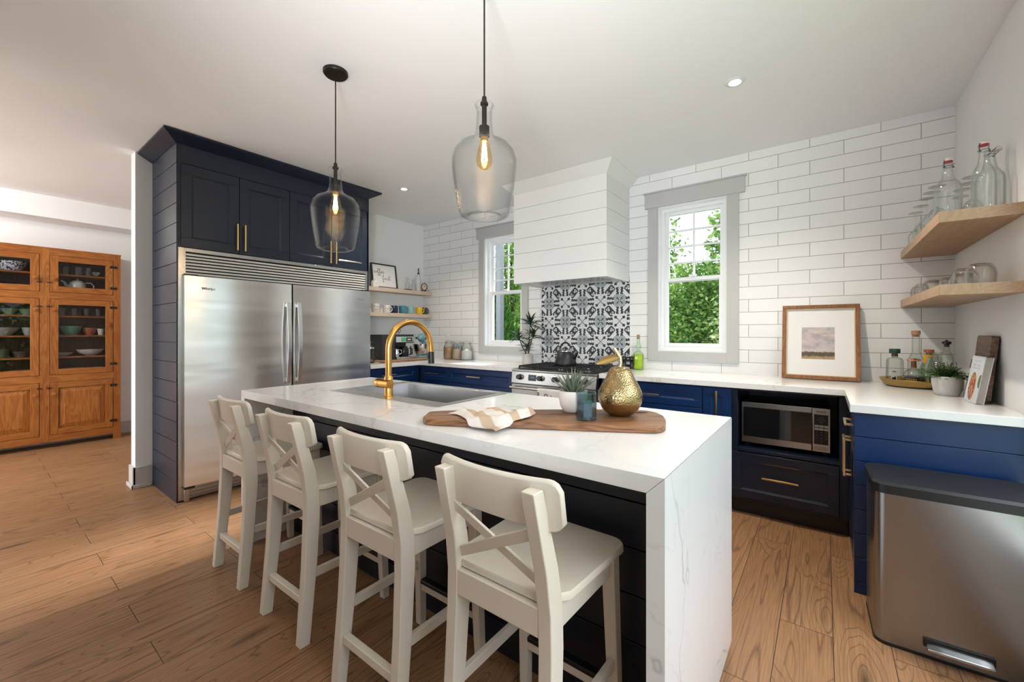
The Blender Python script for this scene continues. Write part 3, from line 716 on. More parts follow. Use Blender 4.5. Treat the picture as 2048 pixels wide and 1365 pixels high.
# patterned tile panel, geometry inlay
def clip(poly, x0, x1, z0, z1):
    for ax, lim, sg in ((0, x0, 1), (0, x1, -1), (1, z0, 1), (1, z1, -1)):
        out = []
        for i, p in enumerate(poly):
            q = poly[(i + 1) % len(poly)]; a = (p[ax] - lim) * sg; c = (q[ax] - lim) * sg
            if a >= 0: out.append(p)
            if a * c < 0: s = a / (a - c); out.append((p[0] + (q[0] - p[0]) * s, p[1] + (q[1] - p[1]) * s))
        poly = out
        if len(poly) < 3: return None
    return poly
def circ(u, v, r, n=12): return [(u + r * math.cos(2 * PI * k / n), v + r * math.sin(2 * PI * k / n)) for k in range(n)]
sw = lambda p: [(v, u) for u, v in p]
op = lambda p: [(1 - u, 1 - v) for u, v in p]
sh = []                                                   # (layer, colour, polygon); flower at (0,0),(1,1), cross at (1,0),(0,1)
jag = [(.29, .045), (.31, .20), (.38, .135), (.44, .195), (.50, .15), (.55, .20), (.645, .175), (.645, .035), (.555, .075), (.50, .035), (.45, .075), (.36, .03)]
for tr in (lambda p: p, sw, op, lambda p: sw(op(p))): sh.append((1, 1, tr(jag)))
cen = [(.25, .64), (.225, .55), (.52, .235), (.61, .225), (.75, .37), (.775, .45), (.48, .765), (.39, .775)]
sh.append((1, 1, cen))
for u, v in ((.60, .385), (.385, .60)):
    for du, dv in ((0, 0), (.06, -.055), (-.045, -.03), (.035, .04)): sh.append((2, 0, circ(u + du * 1.0, v + dv, .050)))
for tr in (lambda p: p, op):
    sh.append((1, 1, tr([(.70, .135), (.745, .15), (.79, .125), (.87, .13), (.855, .20), (.88, .255), (.83, .245), (.78, .265), (.72, .255), (.74, .20)])))
    sh.append((1, 1, tr([(.985, 0), (1, .015), (.87, .165), (.84, .14)])))
    sh.append((2, 2, tr([(0, 0), (.30, 0), (.27, .045), (.305, .10), (.305, .19), (.265, .265), (.19, .305), (.10, .305), (.045, .27), (0, .30)])))
    sh.append((3, 1, tr([(.02, .02), (.045, .02), (.10, .075), (.17, .085), (.135, .115), (.19, .175), (.175, .19), (.115, .135), (.085, .17), (.075, .10), (.02, .045)])))
b = B(); PX0, PX1, PZ0, PZ1 = -3.184, -2.176, .921, 1.80; yp = -.006
b.box(PX0, PX1, yp, -.0005, PZ0, PZ1, 0)
tl = .2022; tz = .2035
for i in range(-1, 5):
    for j in range(-4, 2):
        ox, oz = -3.086 + tl * i, 1.579 + tz * j; fl = (i + j) % 2
        for lay, colr, poly in sh:
            q = [(ox + (1 - u if fl else u) * tl, oz + v * tz) for u, v in poly]
            q = clip(q, PX0, PX1, PZ0, PZ1)
            if q: b.flat(q, lambda u, v, n: (u, yp - .0003 * n, v), lay, mi=colr)
for k in range(-1, 6):
    x = -3.086 + tl * k
    if PX0 < x < PX1: b.flat([(x - .0008, PZ0), (x + .0008, PZ0), (x + .0008, PZ1), (x - .0008, PZ1)], lambda u, v, n: (u, yp - .0003 * n, v), 5, mi=3)
for k in range(-4, 2):
    z = 1.579 + tz * k
    if PZ0 < z < PZ1: b.flat([(PX0, z - .0008), (PX1, z - .0008), (PX1, z + .0008), (PX0, z + .0008)], lambda u, v, n: (u, yp - .0003 * n, v), 5, mi=3)
struct('trim_2', b, [plain('tile_white', (.74, .75, .75), .45), plain('tile_charcoal', (.022, .032, .038), .5), plain('tile_grey', (.36, .40, .42), .5), plain('tile_joint', (.45, .45, .45), .7)], 'black and white patterned encaustic tile panel behind the stove', 'tile panel', smooth=0, recalc=False)
# range
RX0, RX1, RY = -3.088, -2.202, -.672
M_RANGE = steel('range_steel', (.34, .335, .325), .30)
t = thing('range', 'stainless steel gas range with black grates under the white hood', 'stove', (-2.645, -.34, 0))
b = B(); b.box(RX0, RX1, RY + .03, -.02, .10, .905); obj('body', b, M_RANGE, t)
obj('toe_kick', B().box(RX0 + .02, RX1 - .02, RY + .09, -.05, 0, .099), M_BLACK, t)
PM = MAP((RX0, RY - .016, .79), (1, 0, 0), (0, .10, .995), (0, -.995, .10))
b = B(); b.hexa([(RX0, RY - .02, .782), (RX1, RY - .02, .782), (RX1, RY + .029, .782), (RX0, RY + .029, .782)], [(RX0, RY - .008, .895), (RX1, RY - .008, .895), (RX1, RY + .029, .895), (RX0, RY + .029, .895)])
b.hexa([(RX0, RY - .012, .896), (RX1, RY - .012, .896), (RX1, -.02, .906), (RX0, -.02, .906)], [(RX0, RY - .012, .912), (RX1, RY - .012, .912), (RX1, -.02, .914), (RX0, -.02, .914)])
cp = obj('control_panel', b, M_RANGE, t, bevel=.003)
for x in (-2.985, -2.754, -2.594, -2.45, -2.372, -2.292):
    u = x - RX0; v = .052
    k = B(); k.cyl(PM(u, v, .004), PM(u, v, .012), .028, .026, 24); k.cyl(PM(u, v, .0122), PM(u, v, .046), .0225, .019, 24)
    ko = B(); ko.cyl(PM(u, v, .004), PM(u, v, .012), .030, .027, 24)
    kk = obj('knob', B().cyl(PM(u, v, .0125), PM(u, v, .046), .0255, .022, 24), M_BLACK, t, bevel=.002)
    obj('bezel', ko, M_CHROME, kk)
b = B(); b.bm(PM, .195, .285, .022, .080, -.002, .003); dp = obj('display', b, M_BLACK, t, bevel=.001)
b = B(); text_mesh(b, '1:14', .022, lambda u, v, n: PM(.24 + u, .055 + v, .0036 + n), 0); obj('clock_digits', b, emis('clock_led', (.35, .55, 1), .9), dp, smooth=0)
b = B(); b.box(RX0 + .004, RX1 - .004, RY - .018, RY + .029, .18, .776); od = obj('oven_door', b, M_RANGE, t, bevel=.003)
obj('window', B().box(RX0 + .15, RX1 - .15, RY - .0195, RY - .0185, .30, .64), M_BLACK, od)
b = B(); zz_ = .745; b.cyl((RX0 + .02, RY - .068, zz_), (RX1 - .02, RY - .068, zz_), .011, n=20)
for x in (RX0 + .06, RX1 - .06): b.cyl((x, RY - .019, zz_), (x, RY - .066, zz_), .009, n=14)
obj('handle', b, M_RANGE, od, smooth=40)
obj('lower_drawer', B().box(RX0 + .004, RX1 - .004, RY - .016, RY + .029, .105, .174), M_RANGE, t, bevel=.002)
b = B(); b.box(RX0 + .03, RX1 - .03, RY + .05, -.10, .9145, .919); obj('cooktop', b, M_BLACK, t)
for k in range(3):                                          # three cast grates with burners
    g = B(); xa = RX0 + .035 + k * .274; xb = xa + .268; ya, yb = RY + .055, -.105; z0, z1 = .932, .946
    for x in (xa, xb - .012): g.box(x, x + .012, ya, yb, z0, z1)
    for y in (ya, (ya + yb) / 2 - .006, yb - .012): g.box(xa + .0121, xb - .0121, y, y + .012, z0, z1)
    for yc in ((3 * ya + yb) / 4, (ya + 3 * yb) / 4):
        xc = (xa + xb) / 2
        for a in range(6):
            an = PI / 6 + a * PI / 3; g.beam((xc + .03 * math.cos(an), yc + .03 * math.sin(an), .939), (xc + .118 * math.cos(an), yc + .118 * math.sin(an), .939), .010, .014, (0, 0, 1))
    for x in (xa, xb - .012):
        for y in (ya, yb - .012): g.box(x, x + .012, y, y + .012, .9195, z0)
    go = obj('grate', g, M_BLKMAT, t)
    for yc in ((3 * ya + yb) / 4, (ya + 3 * yb) / 4):
        obj('burner', B().lathe([(0, .0195), (.036, .0195), (.044, .012), (.05, .006), (.05, 0), (0, 0)], ((xa + xb) / 2, yc, .9195), 24), M_CHROME if k else M_DARK, t)
b = B(); b.box(RX0 + .02, RX1 - .02, -.098, -.022, .915, .945)
for k in range(30): x = RX0 + .04 + k * .0272; b.box(x, x + .014, -.0995, -.0985, .922, .938)
obj('rear_vent', b, M_BLACK, t, bevel=.002)
# patterned tea towel folded over the oven handle
n = 10; b = B(); x0, x1 = -2.745, -2.50; yh = RY - .068; pr = [(yh + .016, .56)] + [(yh + .016, .745)] + [(yh + .0145 * math.cos(a), .745 + .0145 * math.sin(a)) for a in [PI * k / 8 for k in range(1, 8)]] + [(yh - .016, .745), (yh - .017, .60)]
rs = [[(x0 + (x1 - x0) * i / n, y + .002 * math.sin(i * 1.7 + z * 20), z) for y, z in pr] + [(x0 + (x1 - x0) * i / n, y + (.003 if y > yh else -.003) + .002 * math.sin(i * 1.7 + z * 20), z + (.003 if z > .75 else 0)) for y, z in reversed(pr)] for i in range(n + 1)]
b.rings(rs)
def towel_print():
    n_ = N('printed_cotton'); v = n_.coord((1, 0, 1))
    vo = n_.mk('ShaderNodeTexVoronoi', Vector=v, Scale=16.0).outputs['Distance']
    r = n_.math('ABSOLUTE', n_.math('SUBTRACT', vo, .36)); c = n_.ramp(r, [(.035, (.10, .10, .11)), (.075, (.75, .72, .67))])
    n_.pbsdf(Base_Color=c, Roughness=.9); return n_.mat
single('tea_towel', b, towel_print(), 'white tea towel printed with grey circles on the oven handle', 'towel', base=(-2.62, yh, .56), smooth=40)
# kettle on the back burner
kx, ky, kz = -2.68, -.36, .9465
t = thing('kettle', 'matte black stovetop kettle on the range with arched handle', 'kettle', (kx, ky, kz))
obj('body', B().lathe([(0, 0), (.098, 0), (.104, .010), (.104, .025), (.097, .06), (.082, .10), (.062, .128), (.056, .134), (.0, .134)], (kx, ky, kz), 40), plain('kettle_black', (.012, .013, .015), .42), t, smooth=50)
l = obj('lid', B().lathe([(0, .134), (.055, .134), (.054, .142), (.030, .152), (0, .153)], (kx, ky, kz), 30), M_CHROME, t)
obj('knob', B().lathe([(0, .153), (.007, .153), (.007, .163), (.014, .168), (.014, .178), (0, .182)], (kx, ky, kz), 18), M_BLACK, l)
b = B(); b.tube([(kx + .078, ky, kz + .075), (kx + .108, ky, kz + .095), (kx + .128, ky, kz + .128)], [.024, .018, .012], 14); obj('spout', b, M_BLACK, t, smooth=50)
b = B(); pts = [(kx - .066 * math.cos(a) * (1 if abs(math.cos(a)) < .8 else 1), ky, kz + .125 + .095 * math.sin(a)) for a in [PI * k / 14 for k in range(15)]]
b.tube(pts[2:13], .009, 10); hd = obj('handle', b, M_BLACK, t, smooth=60)
b = B(); b.tube(pts[:3], .0035, 8); obj('handle_arm', b, M_CHROME, t); b = B(); b.tube(pts[12:], .0035, 8); obj('handle_arm', b, M_CHROME, t)

# ------------------------------------------------------------------ items on the back worktop
def leaf_blade(b, p, d, L, w, droop=.3, up=(0, 0, 1), n=6, fold=.25, mi=0):
    p = Vector(p); d = Vector(d).normalized(); side = d.cross(Vector(up)); side = side.normalized() if side.length > .01 else Vector((1, 0, 0)); nr = side.cross(d).normalized()
    v = []; f = []
    for i in range(n + 1):
        t_ = i / n; c = p + d * (L * t_) - Vector((0, 0, 1)) * (droop * L * t_ * t_); ww = w * math.sin(PI * min(.999, .12 + .88 * t_)) ** .8 if t_ < 1 else .0005
        v += [tuple(c - side * ww / 2 + nr * ww * fold), tuple(c), tuple(c + side * ww / 2 + nr * ww * fold)]
    for i in range(n):
        a = i * 3; f += [(a, a + 1, a + 4, a + 3), (a + 1, a + 2, a + 5, a + 4)]
    b.add(v, f, mi)
M_DRAC = plain('dracaena_green', (.018, .048, .022), .4, var=.3)
M_STEM = plain('brown_stem', (.10, .075, .05), .7)
px, py = -3.285, -.135
t = thing('potted_plant', 'spiky dark green potted plant beside the stove below the left window', 'plant', (px, py, .92))
obj('pot', B().lathe([(0, 0), (.054, 0), (.058, .005), (.058, .113), (.051, .113), (.051, .10), (0, .10)], (px, py, .92), 36), plain('stone_pot', (.55, .53, .50), .7, var=.08), t)
obj('soil', B().lathe([(0, .1005), (.0505, .1005), (.0505, .104), (0, .106)], (px, py, .92), 24), M_SOIL, t)
random.seed(5)
for (sx, sy, hgt, lx, ly, nl, L) in ((.012, 0, .455, .035, -.01, 26, .20), (-.015, .01, .30, -.10, -.02, 20, .16), (.02, -.01, .325, .085, -.03, 20, .17), (-.005, -.02, .19, .045, -.05, 14, .13)):
    b = B(); p0 = Vector((px + sx, py + sy, 1.02)); p1 = Vector((px + sx + lx * .5, py + sy + ly, .92 + hgt * .62)); p2 = Vector((px + sx + lx, py + sy + ly, .92 + hgt))
    b.tube([p0, p1, p2], .0055, 8); s_ = obj('stem', b, M_STEM, t)
    b = B()
    for k in range(nl):
        a = k * 2.4; e = random.uniform(-.25, 1.3); d = (math.cos(a) * math.cos(e), math.sin(a) * math.cos(e) * .75, math.sin(e)); 
        leaf_blade(b, p2 + Vector((0, 0, -.05 + .06 * k / nl)), d, L * random.uniform(.7, 1.05), .024, .25 if e > .3 else .1)
    obj('leaf_rosette', b, M_DRAC, s_, smooth=60, recalc=False)
def jar(x, y, r, h, fill, fh, label, kind, mound=0):
    t = thing('glass_jar', label, 'jar', (x, y, .92), 0, 'clip-top storage jars in the corner')
    pr = [(0, .001), (r - .006, .001), (r, .008), (r, h * .62), (r * .95, h * .70), (r * .72, h * .80), (r * .70, h * .86), (r * .76, h * .87), (r * .76, h * .89), (r * .68, h * .89)]
    obj('jar_body', B().lathe(pr + [(p[0] - .003 if p[0] > .01 else 0, p[1] + (.003 if p[1] < .01 else 0)) for p in reversed(pr)], (x, y, .92), 32, close=True), M_GLASS, t, smooth=50)
    fp = [(0, .006), (r - .008, .006), (r - .005, .012), (r - .005, fh)] + ([(r * .5, fh + mound * .55), (r * .2, fh + mound), (0, fh + mound)] if mound else [(0, fh + .004)])
    obj('contents', B().lathe(fp, (x, y, .92), 28), fill, t, smooth=50)
    lid = obj('lid', B().lathe([(0, h * .895), (r * .76, h * .895), (r * .78, h * .91), (r * .78, h * .95), (r * .6, h), (0, h)], (x, y, .92), 32), M_GLASS, t)
    b = B(); b.tube([(x + r * .79 * math.cos(a), y + r * .79 * math.sin(a), .92 + h * .905) for a in [2 * PI * k / 24 for k in range(24)]], .0018, 6, close=True)
    obj('wire_clip', b, M_CHROME, t)
jar(-4.556, -.085, .072, .235, plain('oats', (.52, .30, .15), .9, bumpy=.8, bscale=120, var=.4), .155, 'clip-top jar of brown oats, leftmost of the corner jars', 0)
jar(-4.405, -.083, .070, .228, plain('pale_flour', (.66, .50, .36), .9, bumpy=.4, bscale=120, var=.15), .13, 'clip-top jar of pale tan flour between oats and white flour jars', 0, .0)
jar(-4.243, -.086, .074, .232, plain('white_flour', (.80, .79, .77), .9), .105, 'clip-top jar of heaped white flour nearest the left window', 0, .03)
o = single('scoop', B().lathe([(0, 0), (.022, .002), (.026, .02), (.014, .04), (.010, .07), (0, .072)], (0, 0, 0), 16), plain('blue_plastic', (.12, .30, .42), .4), 'small blue scoop lying in the tan flour jar', 'scoop'); place(o, (-4.405, -.083, 1.056))
def outlet(x, z, label):
    t = thing('wall_outlet', label, 'outlet', (x, 0, z))
    obj('cover_plate', B().box(x - .037, x + .037, -.007, -.0005, z - .058, z + .058), M_TRIM, t, bevel=.003)
    b = B()
    for dz in (-.025, .025): o = obj('socket', B().box(x - .017, x + .017, -.0095, -.0072, z + dz - .016, z + dz + .016), M_VINYL, t, bevel=.003)
outlet(-4.655, 1.205, 'white wall outlet on the tiles above the glass jars')
# oil bottle and grinders, right of the stove
ox, oy = -2.062, -.085
t = thing('oil_bottle', 'green glass oil bottle with cork beside the pepper mills', 'bottle', (ox, oy, .92))
hexp = lambda r, z: [(ox + r * math.cos(2 * PI * k / 8 + .39), oy + r * math.sin(2 * PI * k / 8 + .39), .92 + z) for k in range(8)]
b = B(); b.rings([hexp(.044, .001), hexp(.047, .006), hexp(.047, .145), hexp(.043, .155)] + [hexp(r, z) for r, z in ((.028, .165), (.016, .178), (.016, .19), (.026, .205), (.026, .22), (.015, .235), (.013, .285), (.016, .288), (.016, .298))])
obj('glass_body', b, glass('green_tint_glass', (.86, .95, .84), (.5, .62, .45)), t, smooth=40)
b = B(); b.rings([hexp(.041, .006), hexp(.044, .012), hexp(.044, .140), hexp(.041, .142)])
n_ = N('olive_oil'); n_.pbsdf(Base_Color=(.50, .62, .02), Roughness=.25, Emission_Color=(0, 0, 0), Transmission_Weight=.0); obj('oil', b, n_.mat, t, smooth=40)
obj('cork', B().lathe([(0, .285), (.0115, .285), (.0115, .30), (.014, .325), (0, .325)], (ox, oy, .92), 16), plain('cork', (.42, .22, .11), .8), t)
for x, lab in ((-2.205, 'dark wooden pepper mill, left one of the pair by the oil bottle'), (-2.128, 'dark wooden pepper mill, right one beside the green oil bottle')):
    t = thing('pepper_mill', lab, 'mill', (x, -.07, .92), 0, 'pair of dark pepper mills')
    obj('base', B().lathe([(0, 0), (.027, 0), (.027, .01), (.022, .018), (.024, .03), (.018, .05), (.021, .07), (.026, .08), (.0, .081)], (x, -.07, .92), 24), plain('mill_black', (.018, .014, .012), .25), t)
    obj('head', B().lathe([(0, .0815), (.02, .0815), (.027, .09), (.027, .105), (.02, .118), (0, .122)], (x, -.07, .92), 24), plain('mill_head', (.022, .017, .014), .2), t)
    obj('knob', B().lathe([(0, .122), (.005, .122), (.007, .130), (0, .135)], (x, -.07, .92), 12), M_CHROME, t)
# framed art leaning on the tiles
t = thing('framed_picture', 'landscape print in a chestnut wood frame leaning on the tiles', 'picture', (-.706, -.12, .9205))
lean = math.atan2(.105, .545)
A = MAP((-.936, -.125, .9215), (1, 0, 0), (0, math.sin(lean), math.cos(lean)), (0, -math.cos(lean), math.sin(lean)))
w_, h_ = .46, .555; fr_ = .026
b = B(); b.bm(A, 0, w_, 0, fr_, 0, .028); b.bm(A, 0, w_, h_ - fr_, h_, 0, .028); b.bm(A, 0, fr_, fr_, h_ - fr_, 0, .028); b.bm(A, w_ - fr_, w_, fr_, h_ - fr_, 0, .028)
obj('frame', b, M_FRAMEW, t, bevel=.0015)
b = B(); g = fr_; e = .006
b.bm(A, g, w_ - g, g, g + e, .006, .022); b.bm(A, g, w_ - g, h_ - g - e, h_ - g, .006, .022); b.bm(A, g, g + e, g + e, h_ - g - e, .006, .022); b.bm(A, w_ - g - e, w_ - g, g + e, h_ - g - e, .006, .022)
obj('gilt_slip', b, plain('gilt_slip', (.62, .48, .32), .4), t)
obj('mat_board', B().bm(A, g, w_ - g, g, h_ - g, .004, .008), M_PAPER, t)
def landscape():
    n_ = N('landscape_print'); v = n_.coord(); sp = n_.n('ShaderNodeSeparateXYZ'); n_.t.links.new(v, sp.inputs[0])
    z = sp.outputs[2]                                       # metres above the foot of the frame
    cloud = n_.noise(n_.coord((9, 9, 16)), 1.0, 6, .65, .5)
    sky = n_.ramp(cloud, [(.32, (.36, .32, .34)), (.5, (.52, .46, .46)), (.68, (.66, .55, .47))])
    edge = n_.math('ADD', z, n_.math('MULTIPLY', n_.math('SUBTRACT', n_.noise(n_.coord((45, 45, 45)), 1.0, 4, .7), .5), .035))
    land = n_.mix(n_.noise(n_.coord((60, 60, 90)), 1.0, 5, .7), (.025, .018, .014), (.15, .11, .075))
    grass = n_.mix(n_.noise(n_.coord((90, 90, 30)), 1.0, 5, .7), (.22, .14, .07), (.50, .36, .20))
    c = n_.mix(n_.ramp(edge, [(.200, (0, 0, 0)), (.205, (1, 1, 1))]), land, sky)
    c = n_.mix(n_.ramp(edge, [(.166, (1, 1, 1)), (.174, (0, 0, 0))]), c, grass)
    n_.pbsdf(Base_Color=c, Roughness=.6); return n_.mat
obj('print', B().bm(A, .122, .318, .150, .388, .0078, .0084), landscape(), t)
# tray of bottles in the right corner
TX, TY = -.200, -.200
t = thing('tray', 'round brass tray holding liquor bottles in the corner', 'tray', (TX, TY, .92))
pr = [(0, .001), (.150, .001), (.167, .012), (.184, .045), (.188, .047), (.187, .050), (.180, .048), (.163, .016), (.147, .006), (0, .006)]
obj('dish', B().lathe(pr, (TX, TY, .92), 56), plain('aged_brass', (.55, .36, .12), .34, 1), t, smooth=50)
M_TEQ = glass('bottle_glass', (.93, .955, .93), (.26, .30, .27), power=2.4)
M_GRNG = glass('green_bottle_glass', (.80, .90, .83), (.18, .32, .22), power=2.4)
zt_ = .9265
def liquor(x, y, prof, cap, label, name='liquor_bottle', mat=None, n=32, sq=0, liquid=None, rot=0, extra=None):
    t = thing(name, label, 'bottle', (x, y, zt_), 0, 'liquor bottles on the brass tray')
    def ring(r, z):
        if not sq: return [(x + r * math.cos(2 * PI * k / n), y + r * math.sin(2 * PI * k / n), zt_ + z) for k in range(n)]
        out = []
        for k in range(n):
            a = 2 * PI * k / n; c, s_ = math.cos(a), math.sin(a); q = (abs(c) ** sq + abs(s_) ** sq) ** (-1 / sq); out.append((x + r * q * math.cos(a + rot), y + r * q * math.sin(a + rot), zt_ + z))
        return out
    def round_ring(r, z): return [(x + r * math.cos(2 * PI * k / n + rot), y + r * math.sin(2 * PI * k / n + rot), zt_ + z) for k in range(n)]
    b = B(); b.rings([(round_ring(r, z) if r < .02 else ring(r, z)) for r, z in prof]); obj('glass_body', b, mat or M_TEQ, t, smooth=45)
    if liquid:
        m, hl = liquid; b = B(); rr = max(r for r, z in prof) - .004
        pp = [(r - .004, z + .004) for r, z in prof if z < hl and r > .01]
        if pp:
            pp.append((pp[-1][0], hl)); b.rings([ring(r, z) for r, z in pp]); obj('liquid', b, m, t, smooth=45)
    for cn, cp_, cm in cap: obj(cn, B().lathe(cp_, (x, y, zt_), 24), cm, t, smooth=40)
    return t
def label_on(t, M, u0, u1, v0, v1, mat, words=(), tm=None, name='paper_label'):
    o = obj(name, B().bm(M, u0, u1, v0, v1, 0, .0012), mat, t)
    if words:
        b = B()
        for s_, sz, v in words: text_mesh(b, s_, sz, lambda u, w, n: M((u0 + u1) / 2 + u, v + w, n), .0018, thick=.0003)
        obj('printing', b, tm or M_BLACK, o, smooth=0)
    return o
GREENCAP = plain('green_cap', (.008, .05, .03), .35); CORKM = plain('cork_stopper', (.36, .20, .11), .8); COPPER = plain('copper_cap', (.75, .42, .25), .25, 1)
AMBER = N('dark_rum'); AMBER.pbsdf(Base_Color=(.035, .010, .006), Roughness=.15); AMBER = AMBER.mat
bx, by = -.310, -.205
t = liquor(bx, by, [(.030, .001), (.034, .004), (.041, .01), (.038, .16), (.032, .172), (.014, .18), (.014, .205)], [('cap', [(0, .205), (.027, .205), (.028, .209), (.028, .230), (.026, .234), (0, .234)], GREENCAP), ('neck_band', [(.0142, .183), (.0165, .183), (.0165, .203), (.0142, .203)], plain('brown_band', (.11, .07, .05), .6))], 'square tequila bottle with a wide dark green cap on the tray', sq=4, rot=.25, liquid=None)
LM = MAP((bx, by, zt_), (math.cos(.25 + .0), math.sin(.25), 0), (0, 0, 1), (math.sin(.25), -math.cos(.25), 0))
LM2 = lambda u, v, n: LM(u, v, n + .0405 + .0)
label_on(t, LM2, -.034, -.004, .012, .10, plain('label_white', (.72, .70, .68), .6), [('1800', .011, .088)], plain('label_ink', (.02, .018, .018), .6))
o = obj('label_art', B().prism([(-.028, .03), (-.012, .022), (-.008, .04), (-.012, .058), (-.02, .05), (-.03, .05)], LM2, .0013, .0018), plain('label_ink_dark', (.025, .022, .025), .6), t)
bx, by = -.228, -.268
t = liquor(bx, by, [(.045, .001), (.052, .006), (.056, .03), (.0555, .06), (.048, .085), (.034, .104), (.016, .113), (.012, .125), (.012, .16)], [('cap', [(0, .16), (.030, .160), (.033, .165), (.033, .171), (.025, .176), (0, .177)], COPPER), ('neck_wrap', [(.0123, .118), (.014, .118), (.0135, .158), (.0123, .158)], plain('copper_wrap', (.20, .09, .045), .4, .5))], 'round squat rum bottle with copper stopper and dark liquid', liquid=(AMBER, .062))
b = B(); text_mesh(b, 'OCHO', .018, lambda u, v, n: (bx + .0564 * math.sin(u / .056 - .35), by - .0568 * math.cos(u / .056 - .35), zt_ + .045 + v)); obj('lettering', b, plain('gold_print', (.65, .38, .12), .4), t, smooth=0)
bx, by = -.200, -.125
liquor(bx, by, [(.036, .001), (.041, .005), (.041, .14), (.036, .17), (.020, .215), (.019, .315), (.021, .318), (.021, .325)], [('cork', [(0, .312), (.0165, .312), (.0165, .325), (.023, .327), (.023, .352), (0, .353)], plain('tan_cork', (.45, .24, .14), .7))], 'tall clear bottle with a pale cork, tallest on the tray')
bx, by = -.150, -.200
t = liquor(bx, by, [(.040, .001), (.044, .005), (.044, .10), (.030, .145), (.017, .168), (.016, .21)], [('cork', [(0, .205), (.014, .205), (.014, .212), (.024, .213), (.024, .232), (0, .233)], plain('red_cork', (.33, .13, .05), .6))], 'clear tequila bottle with green label and yellow neck ribbon', sq=3, rot=.5, mat=M_GRNG)
b = B(); b.tube([(bx + .0195 * math.cos(a), by + .0195 * math.sin(a), zt_ + .19) for a in [2 * PI * k / 16 for k in range(16)]], .005, 8, close=True)
RM = MAP((bx, by, zt_), (math.cos(-.29), math.sin(-.29), 0), (0, 0, 1), (math.sin(-.29), -math.cos(-.29), 0)); b.bm(RM, -.022, -.006, .145, .198, .018, .024)
obj('neck_ribbon', b, plain('yellow_ribbon', (.85, .42, .02), .5), t)
LM3 = MAP((bx, by, zt_), (math.cos(.5), math.sin(.5), 0), (0, 0, 1), (math.sin(.5), -math.cos(.5), 0))
lg = obj('paper_label', B().prism([(-.034, .02), (.022, .02), (.022, .07), (-.006, .105), (-.034, .07)], lambda u, v, n: LM3(u, v, n + .0445), 0, .0012), plain('green_label', (.03, .17, .10), .5), t)
obj('label_star', B().prism([(-.014, .05), (-.006, .045), (.002, .05), (.0, .06), (.004, .07), (-.006, .066), (-.016, .07), (-.012, .06)], lambda u, v, n: LM3(u, v, n + .0445), .0013, .002), plain('label_pale', (.6, .65, .55), .5), lg)
bx, by = -.128, -.295
t = liquor(bx, by, [(.020, .001), (.0225, .004), (.0225, .085), (.018, .105), (.012, .115), (.012, .13)], [('cap', [(0, .128), (.016, .128), (.0165, .132), (.0165, .156), (.015, .158), (0, .158)], M_STEEL)], 'small clear bottle with silver cap and blue label in front', sq=0)
b = B(); text_mesh(b, '1800', .011, lambda u, v, n: (bx + .0232 * math.sin(u / .0232 - .3), by - .0238 * math.cos(u / .0232 - .3), zt_ + .055 + v))
rs = [[(bx + .0230 * math.sin(a), by - .0230 * math.cos(a), zt_ + z) for a in [-1.3 + 2 * k / 10 for k in range(11)]] for z in (.022, .072)]
v = rs[0] + rs[1]; lb = obj('paper_label', B().add(v, [(k, k + 1, 12 + k, 11 + k) for k in range(10)]), plain('blue_label', (.03, .08, .26), .5), t); obj('printing', b, M_PAPER, lb, smooth=0)
bx, by = -.070, -.190
t = liquor(bx, by, [(.030, .001), (.033, .005), (.033, .15), (.030, .19), (.015, .225), (.014, .262)], [('stopper', [(0, .25), (.012, .25), (.012, .266), (.021, .268), (.021, .284), (.008, .286), (.006, .293), (0, .294)], M_BLACK)], 'clear bottle with a black stopper behind the leafy plant')
bx, by = -.112, -.115
t = liquor(bx, by, [(.031, .001), (.037, .006), (.0375, .06), (.033, .12), (.018, .17), (.018, .19), (.034, .212), (.034, .216)], [], 'clear glass decanter with flared lip at the back of the tray')
# leafy potted plant
px, py = -.135, -.60
t = thing('potted_plant', 'bushy small-leaved green plant in a white tapered pot', 'plant', (px, py, .92))
obj('pot', B().lathe([(0, 0), (.044, 0), (.049, .004), (.057, .03), (.063, .07), (.065, .106), (.060, .106), (.057, .08), (0, .078)], (px, py, .92), 44), plain('matte_white_pot', (.74, .71, .68), .5), t, smooth=50)
random.seed(11); b = B(); sb = B()
for k in range(170):
    a = random.uniform(0, 2 * PI); e = random.uniform(.15, 1.45); L = random.uniform(.055, .105) * (1.1 if e < .6 else 1)
    p0 = Vector((px + random.uniform(-.035, .035), py + random.uniform(-.035, .035), 1.0)); d = Vector((math.cos(a) * math.cos(e), math.sin(a) * math.cos(e), math.sin(e)))
    mid = p0 + d * L * .5 + Vector((0, 0, .012)); tip = p0 + d * L
    tip.x = min(tip.x, -.012); mid.x = min(mid.x, -.014)
    sb.tube([p0, mid, tip], [.0012, .001, .0006], 5)
    for q in range(13):
        u = .25 + .75 * q / 12; p = p0.lerp(mid, u * 2) if u < .5 else mid.lerp(tip, u * 2 - 1)
        aa = random.uniform(0, 2 * PI); dd = (math.cos(aa), math.sin(aa), random.uniform(-.2, .7))
        leaf_blade(b, p, dd, random.uniform(.010, .017), random.uniform(.006, .010), .1, n=2, fold=.1)
n_ = N('small_leaf_green'); g_ = n_.n('ShaderNodeNewGeometry'); n_.pbsdf(Base_Color=n_.ramp(g_.outputs['Random Per Island'], [(0, (.030, .08, .016)), (.6, (.075, .17, .035)), (1, (.17, .30, .075))]), Roughness=.5)
obj('foliage', b, n_.mat, t, smooth=0, recalc=False); obj('stems', sb, plain('green_stem', (.05, .09, .02), .6), t)
